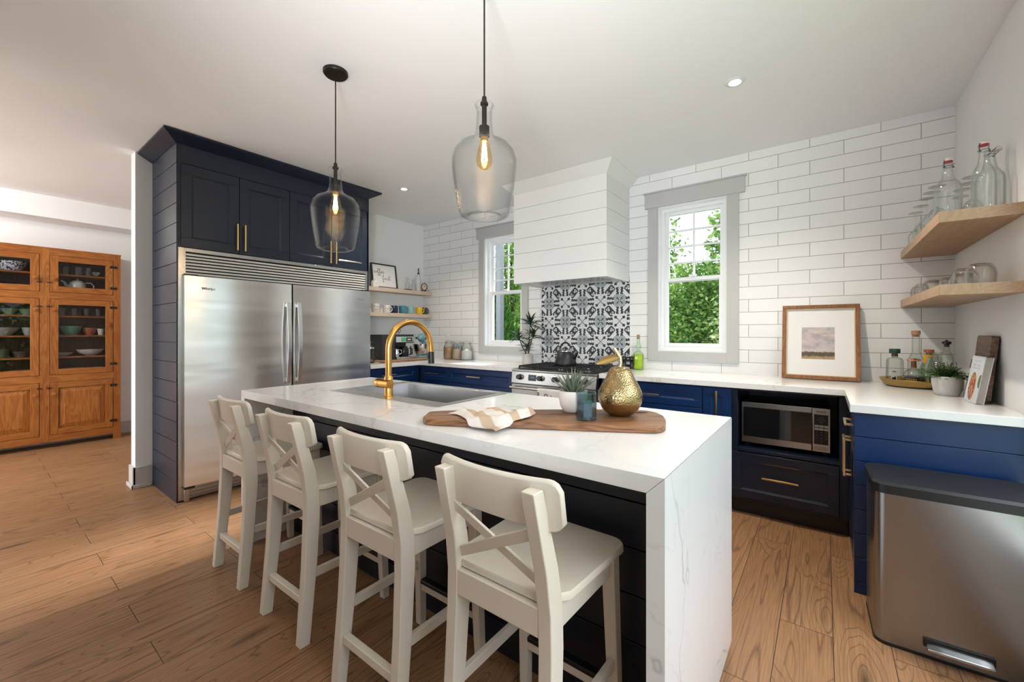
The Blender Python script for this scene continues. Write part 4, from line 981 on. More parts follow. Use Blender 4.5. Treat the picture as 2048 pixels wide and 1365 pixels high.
# walnut board, marble board and cookbook on the peninsula
ln = math.atan2(.030, .33)
BM = MAP((-.034, -.64, .9215), (0, -1, 0), (math.sin(ln), 0, math.cos(ln)), (-math.cos(ln), 0, math.sin(ln)))
t = thing('cutting_board', 'dark walnut cutting board leaning behind the cookbook', 'board', (-.06, -.75, .92))
b = B(); P = [(.012, 0), (.228, 0), (.24, .012), (.24, .318), (.228, .33), (.012, .33), (0, .318), (0, .012)]; b.prism(P, BM, 0, .026); obj('slab', b, M_WALN, t, bevel=.002)
ln2 = math.atan2(.035, .2)
BM2 = MAP((-.045, -.50, .9215), (0, -1, 0), (math.sin(ln2), 0, math.cos(ln2)), (-math.cos(ln2), 0, math.sin(ln2)))
t = thing('cutting_board', 'small white marble board with wooden top behind the leafy plant', 'board', (-.045, -.55, .92))
obj('marble_slab', B().bm(BM2, 0, .13, 0, .15, 0, .014), M_QUARTZ, t, bevel=.002)
obj('wood_band', B().bm(BM2, 0, .13, .1502, .20, 0, .014), M_WALN, t, bevel=.002)
b = B(); pts = [BM2(.10 + .012 * math.sin(s_ * 3), .172 - .17 * s_, .018 + .012 * math.sin(PI * s_)) for s_ in [k / 10 for k in range(11)]]; b.tube(pts, .002, 6); obj('leather_cord', b, M_BLACK, t)
ln3 = math.atan2(.034, .225)
CB = MAP((-.104, -.765, .9215), (.05, -.99875, 0), (math.sin(ln3), 0, math.cos(ln3)), (-math.cos(ln3), 0, math.sin(ln3)))
t = thing('cookbook', 'cookbook with a vegetable dish on its white cover', 'book', (-.09, -.85, .92))
W_, H_ = .165, .232
obj('pages', B().bm(CB, .004, W_ - .002, .003, H_ - .003, -.026, -.003), plain('page_edges', (.45, .42, .39), .8), t)
b = B(); b.bm(CB, 0, W_, 0, H_, -.0028, 0); b.bm(CB, 0, W_, 0, H_, -.029, -.0262); b.bm(CB, 0, .0035, 0, H_, -.0262, -.0028)
obj('cover', b, plain('cover_white', (.66, .70, .76), .35), t)
def ell(u, v, a, c, n=24, r=0): return [(u + a * math.cos(2 * PI * k / n) * math.cos(r) - c * math.sin(2 * PI * k / n) * math.sin(r), v + a * math.cos(2 * PI * k / n) * math.sin(r) + c * math.sin(2 * PI * k / n) * math.cos(r)) for k in range(n)]
b = B(); b.flat(ell(.075, .080, .048, .078), CB, .0006, 0); b.flat(ell(.075, .080, .043, .072), CB, .0010, 1); b.flat(ell(.158, .11, .028, .04), lambda u, v, n: CB(min(u, W_), v, n), .0006, 0); b.flat(ell(.160, .11, .022, .034), lambda u, v, n: CB(min(u, W_), v, n), .001, 3)
random.seed(3)
for k in range(46):
    a = random.uniform(0, 2 * PI); r = random.random() ** .5; b.flat(ell(.075 + .034 * r * math.cos(a), .080 + .060 * r * math.sin(a), random.uniform(.004, .010), random.uniform(.004, .009), 8, a), CB, .0012 + .00002 * k, random.choice([2, 2, 2, 3, 4, 5]))
text_mesh(b, 'fresh', .016, lambda u, v, n: CB(.055 + u, .187 + v, n), .0012, mi=6); text_mesh(b, 'veg', .016, lambda u, v, n: CB(.110 + u, .187 + v, n), .0012, mi=6)
text_mesh(b, 'the everyday cookbook', .0085, lambda u, v, n: CB(.085 + u, .208 + v, n), .0012, mi=6)
b.flat([(.03, .170), (.14, .170), (.14, .1715), (.03, .1715)], CB, .0012, 6)
obj('cover_art', b, [M_PAPER, plain('art_tan', (.42, .22, .12), .5), plain('art_red', (.33, .045, .03), .5), plain('art_green', (.08, .18, .04), .5), plain('art_orange', (.62, .24, .06), .5), plain('art_pale', (.66, .52, .36), .5), plain('art_ink', (.20, .28, .38), .5)], t, smooth=0, recalc=False)
# ------------------------------------------------------------------ microwave
t = thing('microwave', 'stainless steel microwave sitting in the navy cabinet bay', 'microwave', (-.9, -.35, .4625))
mx0, mx1, my, mz0, mz1 = -1.150, -.646, -.53, .490, .775
b = B(); b.box(mx0 + .004, mx1 - .004, my + .028, -.12, mz0 + .003, mz1 - .003); obj('body', b, M_BLACK, t, bevel=.003)
for x in (mx0 + .03, mx1 - .03): obj('foot', B().box(x - .012, x + .012, my + .04, -.14, .4628, mz0 + .0028), M_BLACK, t)
xd = mx0 + .408
b = B(); b.box(mx0, xd - .001, my, my + .0275, mz0, mz1); d = obj('door', b, M_STEEL, t, bevel=.003)
obj('window', B().box(mx0 + .012, xd - .002, my - .0022, my - .0002, mz0 + .045, mz1 - .035), plain('mirror_black_glass', (.012, .012, .013), .04, 0, coat=.6), d)
b = B(); b.box(xd + .001, mx1, my, my + .0275, mz0, mz1); p = obj('control_panel', b, M_STEEL, t, bevel=.003)
obj('keypad', B().box(xd + .010, mx1 - .012, my - .002, my - .0002, mz0 + .050, mz1 - .042), M_BLACK, p)
b = B()
for r in range(2):
    for c in range(3): x = xd + .013 + c * .0245; z = mz0 + .142 + r * .019; b.box(x, x + .022, my - .0032, my - .0022, z, z + .014)
obj('buttons', b, plain('button_grey', (.45, .45, .44), .5), p)
b = B(); KM = lambda u, v, n: ((xd + mx1) / 2 + u, my - n, mz0 + v); text_mesh(b, 'Panasonic', .0125, lambda u, v, n: KM(u, .262 + v, n), .0006, thick=.0003)
obj('badge', b, M_BLACK, p, smooth=0)
b = B()
for r in range(4):
    for c, s_ in enumerate(('123', '456', '789', ' 0 ')[r]):
        if s_ != ' ': text_mesh(b, s_, .010, lambda u, v, n: KM(-.024 + c * .0245 + u, .128 - r * .0195 + v, n), .0026)
for r, s_ in enumerate(('Timer', 'Power  Clock', 'Inverter')): text_mesh(b, s_, .008, lambda u, v, n: KM(u, .194 + r * .014 + v, n), .0026)
obj('key_legends', b, plain('legend_grey', (.22, .22, .22), .5), p, smooth=0)
b = B(); b.box(xd + .012, mx1 - .014, my - .001, my - .0002, mz0 + .010, mz0 + .036); obj('door_button', b, plain('button_steel', (.40, .36, .33), .35, .8), p, bevel=.0004)
single('power_bar', B().box(-1.10, -.95, -.40, -.30, .838, .861), plain('dull_grey_box', (.12, .12, .11), .6), 'small grey box fixed under the worktop above the microwave', 'box', bevel=.003, base=(-1.02, -.35, .838))

# ------------------------------------------------------------------ oak shelves on the right wall with glassware
def oak_shelf(z0, z1, label):
    t = thing('shelf', label, 'shelf', (-.125, -.55, z0), 0, 'thick oak shelves on the right wall')
    obj('board', B().box(-.260, -.001, -1.19, -.003, z0, z1), M_OAKX, t, bevel=.0015)
    return t
oak_shelf(1.770, 1.820, 'upper thick oak shelf on the right wall holding swing-top bottles and stemware')
oak_shelf(1.438, 1.487, 'lower thick oak shelf on the right wall holding upturned tumblers')
ZU, ZL = 1.8205, 1.4875
def wine_glass():
    t = thing('wine_glass', 'x', 'glass', (0, 0, 0), 0, 'upturned wine glasses on the upper oak shelf')
    pr = [(.030, .0), (.034, .02), (.039, .05), (.037, .075), (.026, .098), (.010, .110), (.0042, .118), (.0038, .16), (.0042, .20), (.008, .214), (.034, .219), (.036, .221), (.034, .2225), (.0, .2225)]
    inn = [(0, .112), (.008, .109), (.024, .0965), (.0355, .074), (.0375, .05), (.0325, .02), (.0288, .0)]
    obj('bowl', B().lathe(pr[:6] + [(.006, .115)] + inn, n=28, close=True), M_GLASS, t, smooth=50, local=True)
    obj('stem', B().lathe([(.0, .1152), (.0055, .1152)] + pr[6:9] + [(.006, .212), (0, .212)], n=14), M_GLASS, t, smooth=50, local=True)
    obj('foot', B().lathe([(0, .2122), (.008, .2122), (.034, .2175), (.037, .2195), (.034, .2225), (0, .2225)], n=32), M_GLASS, t, smooth=50, local=True)
    return t
wg = wine_glass()
WG = [(-.205, -.16, 'upturned wine glass at the far end of the upper oak shelf, by the tiles'), (-.205, -.34, 'upturned wine glass second from the tiles in the front row of the upper shelf'), (-.205, -.52, 'upturned wine glass in the middle of the front row of the upper shelf'), (-.205, -.65, 'upturned wine glass second behind the red-capped bottle on the upper shelf'), (-.200, -.765, 'upturned wine glass right behind the red-capped swing-top bottle'),
      (-.090, -.855, 'upturned wine glass nearest the pair of clear swing-top bottles'), (-.078, -.735, 'upturned wine glass by the wall, second behind the pair of clear bottles'), (-.080, -.615, 'upturned wine glass by the wall, third behind the pair of clear bottles'), (-.060, -.45, 'upturned wine glass by the wall, farthest behind the clear bottles')]
for k, (x, y, lab) in enumerate(WG):
    o = wg if k == 0 else copy_tree(wg); o['label'] = lab; place(o, (x, y, ZU), k * .6)
def swing(x, y, r, h, red, label, rot=0, open_=False):
    t = thing('swing_top_bottle', label, 'bottle', (x, y, ZU), rot, 'swing-top glass bottles on the upper oak shelf')
    s_ = h / .325
    pr = [(0, .001), (r - .008, .001), (r, .010), (r, .165 * s_), (r * .93, .188 * s_), (r * .70, .208 * s_), (r * .52, .222 * s_), (r * .40, .26 * s_), (.0165, .285 * s_), (.0165, .288 * s_), (.019, .289 * s_), (.019, .308 * s_), (.015, .310 * s_)]
    inn = [(max(p[0] - .0028, 0), p[1] + (.004 if p[1] < .01 else 0)) for p in reversed(pr)]
    obj('glass_body', B().lathe(pr + inn, n=40, close=True), M_GLASS, t, smooth=50, local=True)
    zc = .310 * s_
    c = B().lathe([(0, 0), (.0165, 0), (.017, .004), (.017, .012), (.010, .018), (0, .019)], n=20)
    off = Vector((0, 0, zc + .001)) if not open_ else Vector((.024, 0, zc - .012)); c.v = [tuple(Vector(p) + off) for p in c.v]
    sc = obj('stopper', c, M_CERW, t, local=True)
    g = B().lathe([(0, -.002), (.0175, -.002), (.0175, .004), (0, .004)], n=20); g.v = [tuple(Vector(p) + off + Vector((0, 0, -.001))) for p in g.v]
    if red: obj('gasket', g, plain('red_rubber', (.55, .02, .015), .5), sc, local=True)
    for sgn in (-1, 1):
        b = B()
        if not open_: b.tube([(0, sgn * .012, zc + .014), (0, sgn * .021, zc + .008), (.002, sgn * .023, zc - .020), (.004, sgn * .021, zc - .026)], .0017, 6)
        else: b.tube([(.03, sgn * .010, zc + .004), (.024, sgn * .021, zc - .008), (.004, sgn * .022, zc - .026)], .0017, 6)
        b.lathe([(0, -.003), (.004, -.003), (.004, .003), (0, .003)], (.004, sgn * .0225, zc - .027), 10)
        obj('wire_clip', b, plain('dark_wire', (.10, .095, .09), .35, 1), t, local=True)
    b = B(); b.tube([(.0195 * math.cos(a), .0195 * math.sin(a), zc - .0235) for a in [2 * PI * k / 20 for k in range(20)]], .0013, 6, close=True); obj('neck_wire', b, plain('neck_wire_grey', (.2, .2, .2), .35, 1), t, local=True)
    return t
swing(-.180, -.885, .051, .322, True, 'wide swing-top bottle with red gasket at the front edge of the upper shelf', -.9)
swing(-.094, -1.055, .040, .322, True, 'slim swing-top bottle with red gasket right of the stemware on the upper shelf', -.9)
swing(-.056, -.965, .050, .322, False, 'swing-top bottle with an open wire clip, nearest the right wall', -.6, True)
def tumbler(label, r, h, x, y, amber=False):
    t = thing('tumbler', label, 'glass', (x, y, ZL), 0, 'upturned tumblers on the lower oak shelf')
    pr = [(r * .90, 0), (r * .97, h * .25), (r, h * .5), (r * .93, h * .76), (r * .74, h * .94), (r * .60, h), (0, h)]
    inn = [(0, h * .92), (r * .56, h * .92), (r * .84, h * .74), (r * .93, h * .5), (r * .90, h * .25), (r * .84, 0)]
    obj('glass_body', B().lathe(pr + inn, n=36, close=True), M_TUMB, t, smooth=50, local=True)
M_TUMB = glass('tumbler_glass', (.965, .965, .955), (.30, .285, .25), lo=.03, hi=.7, power=2.6)
M_SMOKE = M_TUMB
TB = [(.036, .082, -.188, -.10, 'small upturned tumbler at the far tile end of the lower shelf'), (.036, .085, -.190, -.24, 'small upturned tumbler second from the tiles on the lower shelf'), (.052, .088, -.165, -.42, 'wide upturned tumbler with dark rim highlights in the middle of the lower shelf'),
      (.038, .085, -.128, -.57, 'small upturned tumbler between the two wide dark-topped tumblers'), (.052, .092, -.095, -.70, 'wide upturned tumbler just behind the large clear pair on the lower shelf'), (.047, .098, -.120, -.885, 'large upturned tumbler half hidden behind the nearest one on the lower shelf'), (.052, .100, -.098, -1.03, 'largest upturned tumbler, nearest the camera end of the lower shelf')]
for r, h, x, y, lab in TB: tumbler(lab, r, h, x, y, True)

# ------------------------------------------------------------------ coffee nook shelves and their things
M_SHELFW = wood('bleached_oak', (.60, .49, .40), (.54, .43, .34), 'y', 1.3, .5, knots=False)
for z0, z1, lab in ((1.765, 1.813, 'upper pale wooden shelf in the coffee nook under the sign'), (1.458, 1.506, 'lower pale wooden shelf in the coffee nook holding the mugs')):
    t = thing('shelf', lab, 'shelf', (-5.05, -.65, z0), 0, 'pale shelves in the coffee nook'); obj('board', B().box(-5.148, -4.968, -1.297, -.003, z0, z1), M_SHELFW, t, bevel=.0015)
Z1, Z2 = 1.8135, 1.5065
ln = math.atan2(.045, .30)
SM = MAP((-5.045, -.885, Z1 + .001), (0, 1, 0), (-math.sin(ln), 0, math.cos(ln)), (math.cos(ln), 0, math.sin(ln)))
t = thing('framed_sign', 'black framed sign reading coffee first on the upper nook shelf', 'sign', (-5.05, -.7, Z1))
w_, h_ = .365, .305; e = .014
b = B(); b.bm(SM, 0, w_, 0, e, -.012, .012); b.bm(SM, 0, w_, h_ - e, h_, -.012, .012); b.bm(SM, 0, e, e, h_ - e, -.012, .012); b.bm(SM, w_ - e, w_, e, h_ - e, -.012, .012)
obj('frame', b, plain('dark_frame', (.022, .018, .014), .45), t)
obj('board', B().bm(SM, e, w_ - e, e, h_ - e, -.008, 0), M_PAPER, t)
b = B()
def stroke(pts, ox, oy, sc, w=.0040):
    P = [Vector((ox + x * sc, oy + y * sc, 0)) for x, y in pts]; Q = []
    for i in range(len(P) - 1):                              # Catmull-Rom
        p0 = P[max(i - 1, 0)]; p1 = P[i]; p2 = P[i + 1]; p3 = P[min(i + 2, len(P) - 1)]
        for k in range(6):
            s = k / 6; Q.append(.5 * ((2 * p1) + (p2 - p0) * s + (2 * p0 - 5 * p1 + 4 * p2 - p3) * s * s + (3 * p1 - p0 - 3 * p2 + p3) * s ** 3))
    Q.append(P[-1]); v = []; f = []
    for i, q in enumerate(Q):
        d = (Q[min(i + 1, len(Q) - 1)] - Q[max(i - 1, 0)]).normalized(); nn = Vector((-d.y, d.x, 0)) * w / 2
        v += [SM(*(q + nn).xy, .0008), SM(*(q - nn).xy, .0008)]
        if i: f.append((2 * i - 2, 2 * i - 1, 2 * i + 1, 2 * i))
    b.add(v, f)
cC = [(.9, .8), (.5, 1), (.1, .5), (.4, 0), (.9, .2), (1.2, .5)]; cO = [(.9, .9), (.4, .9), (.2, .4), (.6, 0), (1, .5), (.8, .95), (1.3, .8)]
cF = [(0, .5), (.6, 1.4), (.8, 2.3), (.5, 2.4), (.4, 1), (.35, -.8), (.5, -1.4), (.8, -.8), (.4, .1), (1, .4)]; cE = [(0, .4), (.6, .6), (.8, 1), (.4, 1), (.2, .5), (.5, 0), (1.1, .3)]
cI = [(0, .2), (.3, .9), (.3, .1), (.7, .2)]; cR = [(0, .2), (.2, 1.0), (.5, .8), (.5, .1), (.8, .2)]; cS = [(0, .1), (.5, 1.1), (.7, .4), (.3, -.1), (.9, .2)]; cT = [(.1, .2), (.5, 1.6), (.55, 2.3), (.45, .6), (.7, 0), (1.2, .4)]; cX = [(-.2, 1.3), (.6, 1.4), (1.5, 1.5)]
x = .030
for L, a in ((cC, .026), (cO, .029), (cF, .024), (cF, .024), (cE, .027), (cE, .027)): stroke(L, x, .185, .024); x += a
x = .150
for L, a in ((cF, .028), (cI, .020), (cR, .022), (cS, .026), (cT, .02)): stroke(L, x, .105, .025); x += a
stroke(cX, x - .03, .112, .025); stroke([(0, 0), (.1, .1)], .183, .140, .025, .004)
obj('lettering', b, M_BLACK, t, smooth=0, recalc=False)
# little house
hx, hy = -5.0, -.885
t = thing('ornament_house', 'small white house ornament in front of the coffee sign', 'ornament', (hx, hy, Z1))
b = B(); HM = lambda u, v, n: (hx + n, hy + u, Z1 + v); b.prism([(-.038, 0), (.038, 0), (.038, .06), (0, .098), (-.038, .06)], HM, -.022, .022); obj('body', b, M_CERW, t, bevel=.001)
b = B(); text_mesh(b, 'home', .012, lambda u, v, n: (hx + .0222 + n, hy + .006 + u, Z1 + .04 + v)); obj('lettering', b, plain('grey_ink', (.2, .2, .2), .5), t, smooth=0)
for k, (y, lab) in enumerate(((-.375, 'left small clear milk bottle on a dark coaster beside the sign'), (-.275, 'right small clear milk bottle on the upper nook shelf'))):
    t = thing('milk_bottle', lab, 'bottle', (-5.03, y, Z1), 0, 'small milk bottles in the nook')
    if k == 0: obj('coaster', B().box(-5.075, -4.985, y - .05, y + .045, Z1, Z1 + .012), M_DARK, t)
    z0 = Z1 + (.0125 if k == 0 else 0)
    pr = [(0, .001), (.026, .001), (.029, .006), (.029, .07), (.02, .095), (.015, .11), (.016, .135), (.018, .137), (.018, .143)]
    obj('glass_body', B().lathe(pr, (-5.03, y, z0), 24), M_TUMB, t, smooth=50)
    b = B(); b.tube([(-5.03, y - .018, z0 + .12), (-5.03, y - .024, z0 + .15), (-5.03, y, z0 + .165), (-5.03, y + .024, z0 + .15), (-5.03, y + .018, z0 + .12)], .002, 6); obj('wire_clip', b, M_CHROME, t)
t = thing('oil_cruet', 'tall white cruet bottle with dark pourer on the upper nook shelf', 'bottle', (-5.06, -.165, Z1))
obj('glass_body', B().lathe([(0, 0), (.028, 0), (.030, .005), (.030, .17), (.022, .20), (.013, .215), (.013, .235), (0, .236)], (-5.06, -.165, Z1), 24), plain('frosted_glass', (.72, .74, .73), .3), t, smooth=50)
obj('pourer', B().lathe([(0, .236), (.016, .236), (.014, .25), (.007, .256), (.005, .285), (.008, .29), (.005, .315), (0, .316)], (-5.06, -.165, Z1), 14), M_DARK, t)
cxk, cyk = -5.0, -.125
t = thing('clock', 'small round copper rimmed clock at the end of the upper nook shelf', 'clock', (cxk, cyk, Z1))
b = B(); b.cyl((cxk - .012, cyk, Z1 + .064), (cxk + .012, cyk, Z1 + .064), .046, n=28)
obj('face', b, plain('clock_face', (.66, .56, .46), .5), t)
b = B(); b.tube([(cxk + .012, cyk + .047 * math.cos(a), Z1 + .064 + .047 * math.sin(a)) for a in [2 * PI * k / 28 for k in range(28)]], .005, 8, close=True); obj('rim', b, M_DARK, t)
b = B(); b.beam((cxk + .0135, cyk, Z1 + .064), (cxk + .0135, cyk + .02, Z1 + .08), .003, .002); b.beam((cxk + .0135, cyk, Z1 + .064), (cxk + .0135, cyk - .006, Z1 + .094), .003, .002); obj('hands', b, M_BLACK, t)
for dy in (-.028, .028): obj('foot', B().cyl((cxk, cyk + dy, Z1 + .0005), (cxk, cyk + dy * .8, Z1 + .022), .006, n=10), M_DARK, t)
# mugs
def mug(y, X, r, h, mat, label, handle=True, hang=0.0, art=None):
    t = thing('mug', label, 'mug', (X, y, Z2), 0, 'mugs on the lower nook shelf')
    pr = [(0, 0), (r * .9, 0), (r, .006), (r, h), (r - .004, h), (r - .005, .01), (0, .008)]
    obj('cup', B().lathe(pr, (X, y, Z2), 32), mat, t, smooth=50)
    if handle:
        b = B(); pts = []
        for k in range(11):
            a = -PI / 2 + PI * k / 10; q = r - .004 + .028 * math.cos(a); pts.append((X + q * math.sin(hang), y + q * math.cos(hang), Z2 + h * .5 + h * .34 * math.sin(a)))
        b.tube(pts, .0055, 8); obj('handle', b, mat, t, smooth=60)
    if art:
        words, col = art; b = B()
        for s_, sz, dv in words: text_mesh(b, s_, sz, lambda u, v, n: (X + (r + .0006) * math.cos(u / r - .45), y + (r + .0006) * math.sin(u / r - .45), Z2 + h * .5 + v + dv))
        obj('printing', b, plain('mug_ink', col, .5), t, smooth=0)
def mm(n, c): return plain(n, c, .25)
MW = mm('mug_white', (.72, .70, .66))
mug(-.995, -5.02, .044, .098, mm('mug_stone', (.45, .43, .40)), 'stone coloured mug half hidden by the fridge', False, 0, None)
mug(-.865, -5.015, .047, .105, MW, 'white mug with black handwriting, leftmost full mug', False, 0, ([('h/ my', .030, .018), ('joy', .030, -.016)], (.05, .05, .05)))
mug(-.705, -5.015, .046, .095, mm('mug_cream', (.74, .72, .66)), 'cream white mug with small grey lettering and round handle', True, .25, ([('Morning', .017, .004)], (.15, .15, .15)))
mug(-.570, -5.045, .044, .095, mm('mug_navy', (.012, .022, .06)), 'navy blue mug between the cream mug and the blue mug', False)
mug(-.465, -5.01, .046, .098, mm('mug_blue', (.055, .20, .29)), 'teal blue mug in the middle of the nook row', True, .25)
mug(-.325, -5.03, .044, .094, mm('mug_seafoam', (.25, .48, .48)), 'pale seafoam mug between blue and yellow mugs', False)
mug(-.195, -5.01, .043, .092, mm('mug_yellow', (.80, .50, .02)), 'bright yellow mug near the corner', True, .25)
mug(-.085, -5.03, .042, .094, mm('mug_charcoal', (.06, .06, .065)), 'charcoal mug at the corner end of the row', True, .15)
# nook worktop: board, coffee machine, mixer, french press
t = thing('cutting_board', 'wooden board under the coffee machine in the nook', 'board', (-4.85, -.72, .92)); obj('slab', B().box(-5.09, -4.70, -1.0, -.22, .9205, .937), M_OAKX, t, bevel=.003)
t = thing('cutting_board', 'second darker board lying on the nook worktop edge', 'board', (-4.62, -.8, .92)); obj('slab', B().box(-4.685, -4.60, -1.05, -.40, .9205, .934), M_ACAC, t, bevel=.003)
t = thing('coffee_machine', 'black and steel coffee machine with green display in the nook', 'coffee machine', (-4.95, -.66, .9375)); z0 = .9375
b = B(); b.box(-5.08, -4.80, -.93, -.745, z0, z0 + .30); obj('water_tank', b, plain('black_plastic', (.018, .018, .019), .4), t, bevel=.004)
b = B(); b.box(-5.08, -4.95, -.744, -.46, z0, z0 + .30); b.box(-4.9499, -4.80, -.744, -.46, z0 + .195, z0 + .30); obj('body', b, M_BLACK, t, bevel=.006)
f = obj('front_panel', B().box(-4.7995, -4.792, -.735, -.468, z0 + .205, z0 + .275), M_STEEL, t, bevel=.002)
obj('screen', B().box(-4.7918, -4.790, -.655, -.585, z0 + .215, z0 + .262), emis('green_lcd', (.10, .35, .14), .8), f)
obj('button_pad', B().box(-4.7918, -4.790, -.58, -.495, z0 + .215, z0 + .262), M_BLACK, f)
obj('buttons', B().box(-4.7899, -4.788, -.565, -.515, z0 + .232, z0 + .246), plain('button_pale', (.6, .6, .6), .5), f)
obj('drip_tray', B().box(-4.9499, -4.76, -.744, -.44, z0, z0 + .028), M_STEEL, t, bevel=.003)
b = B(); b.lathe([(0, 0), (.055, 0), (.060, .01), (.060, .09), (.045, .115), (.05, .125), (0, .126)], (-4.87, -.56, z0 + .0285), 28); cf = obj('carafe', b, plain('carafe_glass', (.012, .011, .011), .06), t, smooth=50)
b = B(); b.tube([(-4.80, -.53, z0 + .13), (-4.765, -.515, z0 + .125), (-4.762, -.515, z0 + .06), (-4.80, -.53, z0 + .05)], .008, 8); obj('handle', b, M_BLACK, cf)
b = B(); b.box(-4.82, -4.80, -.50, -.475, z0 + .05, z0 + .16); obj('steam_wand', b, M_CHROME, t)
t = thing('milk_pitcher', 'steel milk pitcher standing on the coffee machine tray', 'pitcher', (-4.85, -.69, z0 + .0285)); zz_ = z0 + .0285
obj('body', B().lathe([(0, 0), (.036, 0), (.038, .004), (.036, .05), (.028, .08), (.030, .095), (.0285, .095), (.0265, .08), (.034, .05), (.034, .006), (0, .005)], (-4.845, -.69, zz_), 28), M_CHROME, t, smooth=50)
b = B(); b.tube([(-4.84, -.656, zz_ + .085), (-4.83, -.63, zz_ + .08), (-4.83, -.628, zz_ + .04), (-4.84, -.652, zz_ + .025)], .004, 8); obj('handle', b, M_CHROME, t)
t = thing('sugar_jar', 'small glass jar with wire clip standing on the coffee machine', 'jar', (-4.93, -.63, z0 + .3005)); zz_ = z0 + .3005
obj('glass_body', B().lathe([(0, 0), (.034, 0), (.036, .004), (.034, .035), (.022, .05), (.022, .06), (0, .062)], (-4.92, -.63, zz_), 24), M_TUMB, t, smooth=50)
b = B(); b.tube([(-4.90, -.605 + .018 * math.cos(a), zz_ + .045 + .022 * math.sin(a)) for a in [2 * PI * k / 16 for k in range(16)]], .003, 6, close=True); obj('wire_clip', b, M_DARK, t)
t = thing('french_press', 'glass french press with steel frame beside the fridge', 'coffee press', (-4.75, -1.12, .9205))
obj('beaker', B().lathe([(0, .01), (.042, .01), (.044, .015), (.044, .16), (.0425, .16), (.0425, .016), (0, .013)], (-4.75, -1.12, .9205), 28), M_TUMB, t, smooth=50)
b = B(); b.lathe([(0, 0), (.05, 0), (.05, .009), (0, .009)], (-4.75, -1.12, .9205), 28); obj('base', b, M_BLACK, t)
obj('lid', B().lathe([(0, .161), (.047, .161), (.047, .178), (.02, .19), (.004, .19), (.004, .225), (.012, .232), (0, .245)], (-4.75, -1.12, .9205), 24), M_CHROME, t)
b = B(); b.tube([(-4.71, -1.10, 1.07), (-4.675, -1.08, 1.07), (-4.67, -1.08, .98), (-4.71, -1.10, .95)], .007, 8); obj('handle', b, M_BLACK, t)
# stand mixer
mx, my_ = -4.93, -.215
t = thing('stand_mixer', 'pale blue stand mixer with steel bowl in the corner', 'mixer', (mx, my_, .9375)); z0 = .9375
TEAL = plain('mixer_blue', (.20, .42, .46), .3)
MX = MAP((mx, my_, z0), (.6, -.8, 0), (.8, .6, 0), (0, 0, 1))
b = B(); b.prism(ell(0, 0, .135, .085, 24), MX, 0, .028); b.prism(ell(-.095, 0, .035, .045, 18), MX, .0281, .20); obj('base', b, TEAL, t, bevel=.006)
b = B(); rs = []
for k in range(13):
    u = -.15 + .30 * k / 12; r = .058 * math.sqrt(max(.02, 1 - ((u) / .155) ** 2)) ; rs.append([MX(u, r * .9 * math.cos(2 * PI * j / 20), .255 + r * 1.05 * math.sin(2 * PI * j / 20)) for j in range(20)])
b.rings(rs); hd = obj('head', b, TEAL, t, smooth=60)
b = B(); b.cyl(MX(.07, 0, .20), MX(.07, 0, .13), .012, n=12); obj('beater_shaft', b, M_CHROME, t)
for s_ in (-1, 1): obj('knob', B().cyl(MX(.02, s_ * .055, .25), MX(.02, s_ * .078, .25), .012, n=14), M_BLACK, hd)
pr = [(0, .032), (.05, .032), (.055, .036), (.085, .08), (.098, .14), (.102, .175), (.099, .175), (.094, .14), (.08, .082), (0, .04)]
c_ = Vector(MX(.07, 0, 0)); obj('bowl', B().lathe(pr, (c_.x, c_.y, z0), 40), M_CHROME, t, smooth=50)
b = B(); h0 = Vector(MX(.13, -.068, 0)); dd = (h0 - c_).normalized(); dd = Vector((.55, .83, 0))
b.tube([c_ + dd * .098 + Vector((0, 0, .16)), c_ + dd * .14 + Vector((0, 0, .165)), c_ + dd * .145 + Vector((0, 0, .10)), c_ + dd * .093 + Vector((0, 0, .085))], .005, 8); obj('bowl_handle', b, M_CHROME, t)

# ------------------------------------------------------------------ pine china cabinet in the dining room
HXF, HB = -7.42, -7.705; ya, yb = -3.945, -2.731; ZT = 2.178
t = thing('china_cabinet', 'tall honey pine china cabinet with glazed upper doors', 'cabinet', (-7.56, -3.34, 0))
D0 = [(-3.88, -3.379), (-3.299, -2.800)]                     # door y spans
b = B(); b.box(HXF - .022, HXF, ya, D0[0][0] - .004, 0, ZT); b.box(HXF - .022, HXF, D0[1][1] + .004, yb, 0, ZT); b.box(HXF - .022, HXF, D0[0][1] + .004, D0[1][0] - .004, .07, ZT)
for y0, y1 in ((D0[0][0] - .004, D0[0][1] + .004), (D0[1][0] - .004, D0[1][1] + .004)):
    for z0, z1 in ((2.112, ZT), (1.634, 1.706), (.719, .796), (.066, .142)): b.box(HXF - .0219, HXF - .0002, y0, y1, z0, z1, 1)
obj('face_frame', b, [M_PINE, M_PINEH], t)
b = B(); b.box(HB, HXF - .0225, ya, ya + .02, .0, ZT); obj('side_panel', b, M_PINE, t); b = B(); b.box(HB, HXF - .0225, yb - .02, yb, .0, ZT); obj('side_panel', b, M_PINE, t)
b = B(); b.box(HB, HXF + .004, ya - .004, yb + .004, ZT, ZT + .012); obj('top', b, M_PINEH, t)
b = B(); b.box(HB, HB + .012, ya + .0205, yb - .0205, .07, ZT - .001)
for k in range(1, 10): y = ya + k * .121; b.box(HB + .0121, HB + .0135, y - .055, y + .055, .72, ZT - .01)
obj('back_boards', b, M_PINED, t)
b = B(); ymid = (D0[0][1] + D0[1][0]) / 2
b.box(HB + .014, HXF - .0226, ya + .0205, yb - .0205, .07, .09); obj('bottom', b, M_PINEH, t)
for z in (1.915, 1.755, 1.452, 1.232, .995, .835): obj('shelf', B().box(HB + .014, HXF - .03, ya + .021, yb - .021, z - .018, z), M_PINEH, t)
HM = FX(HXF)
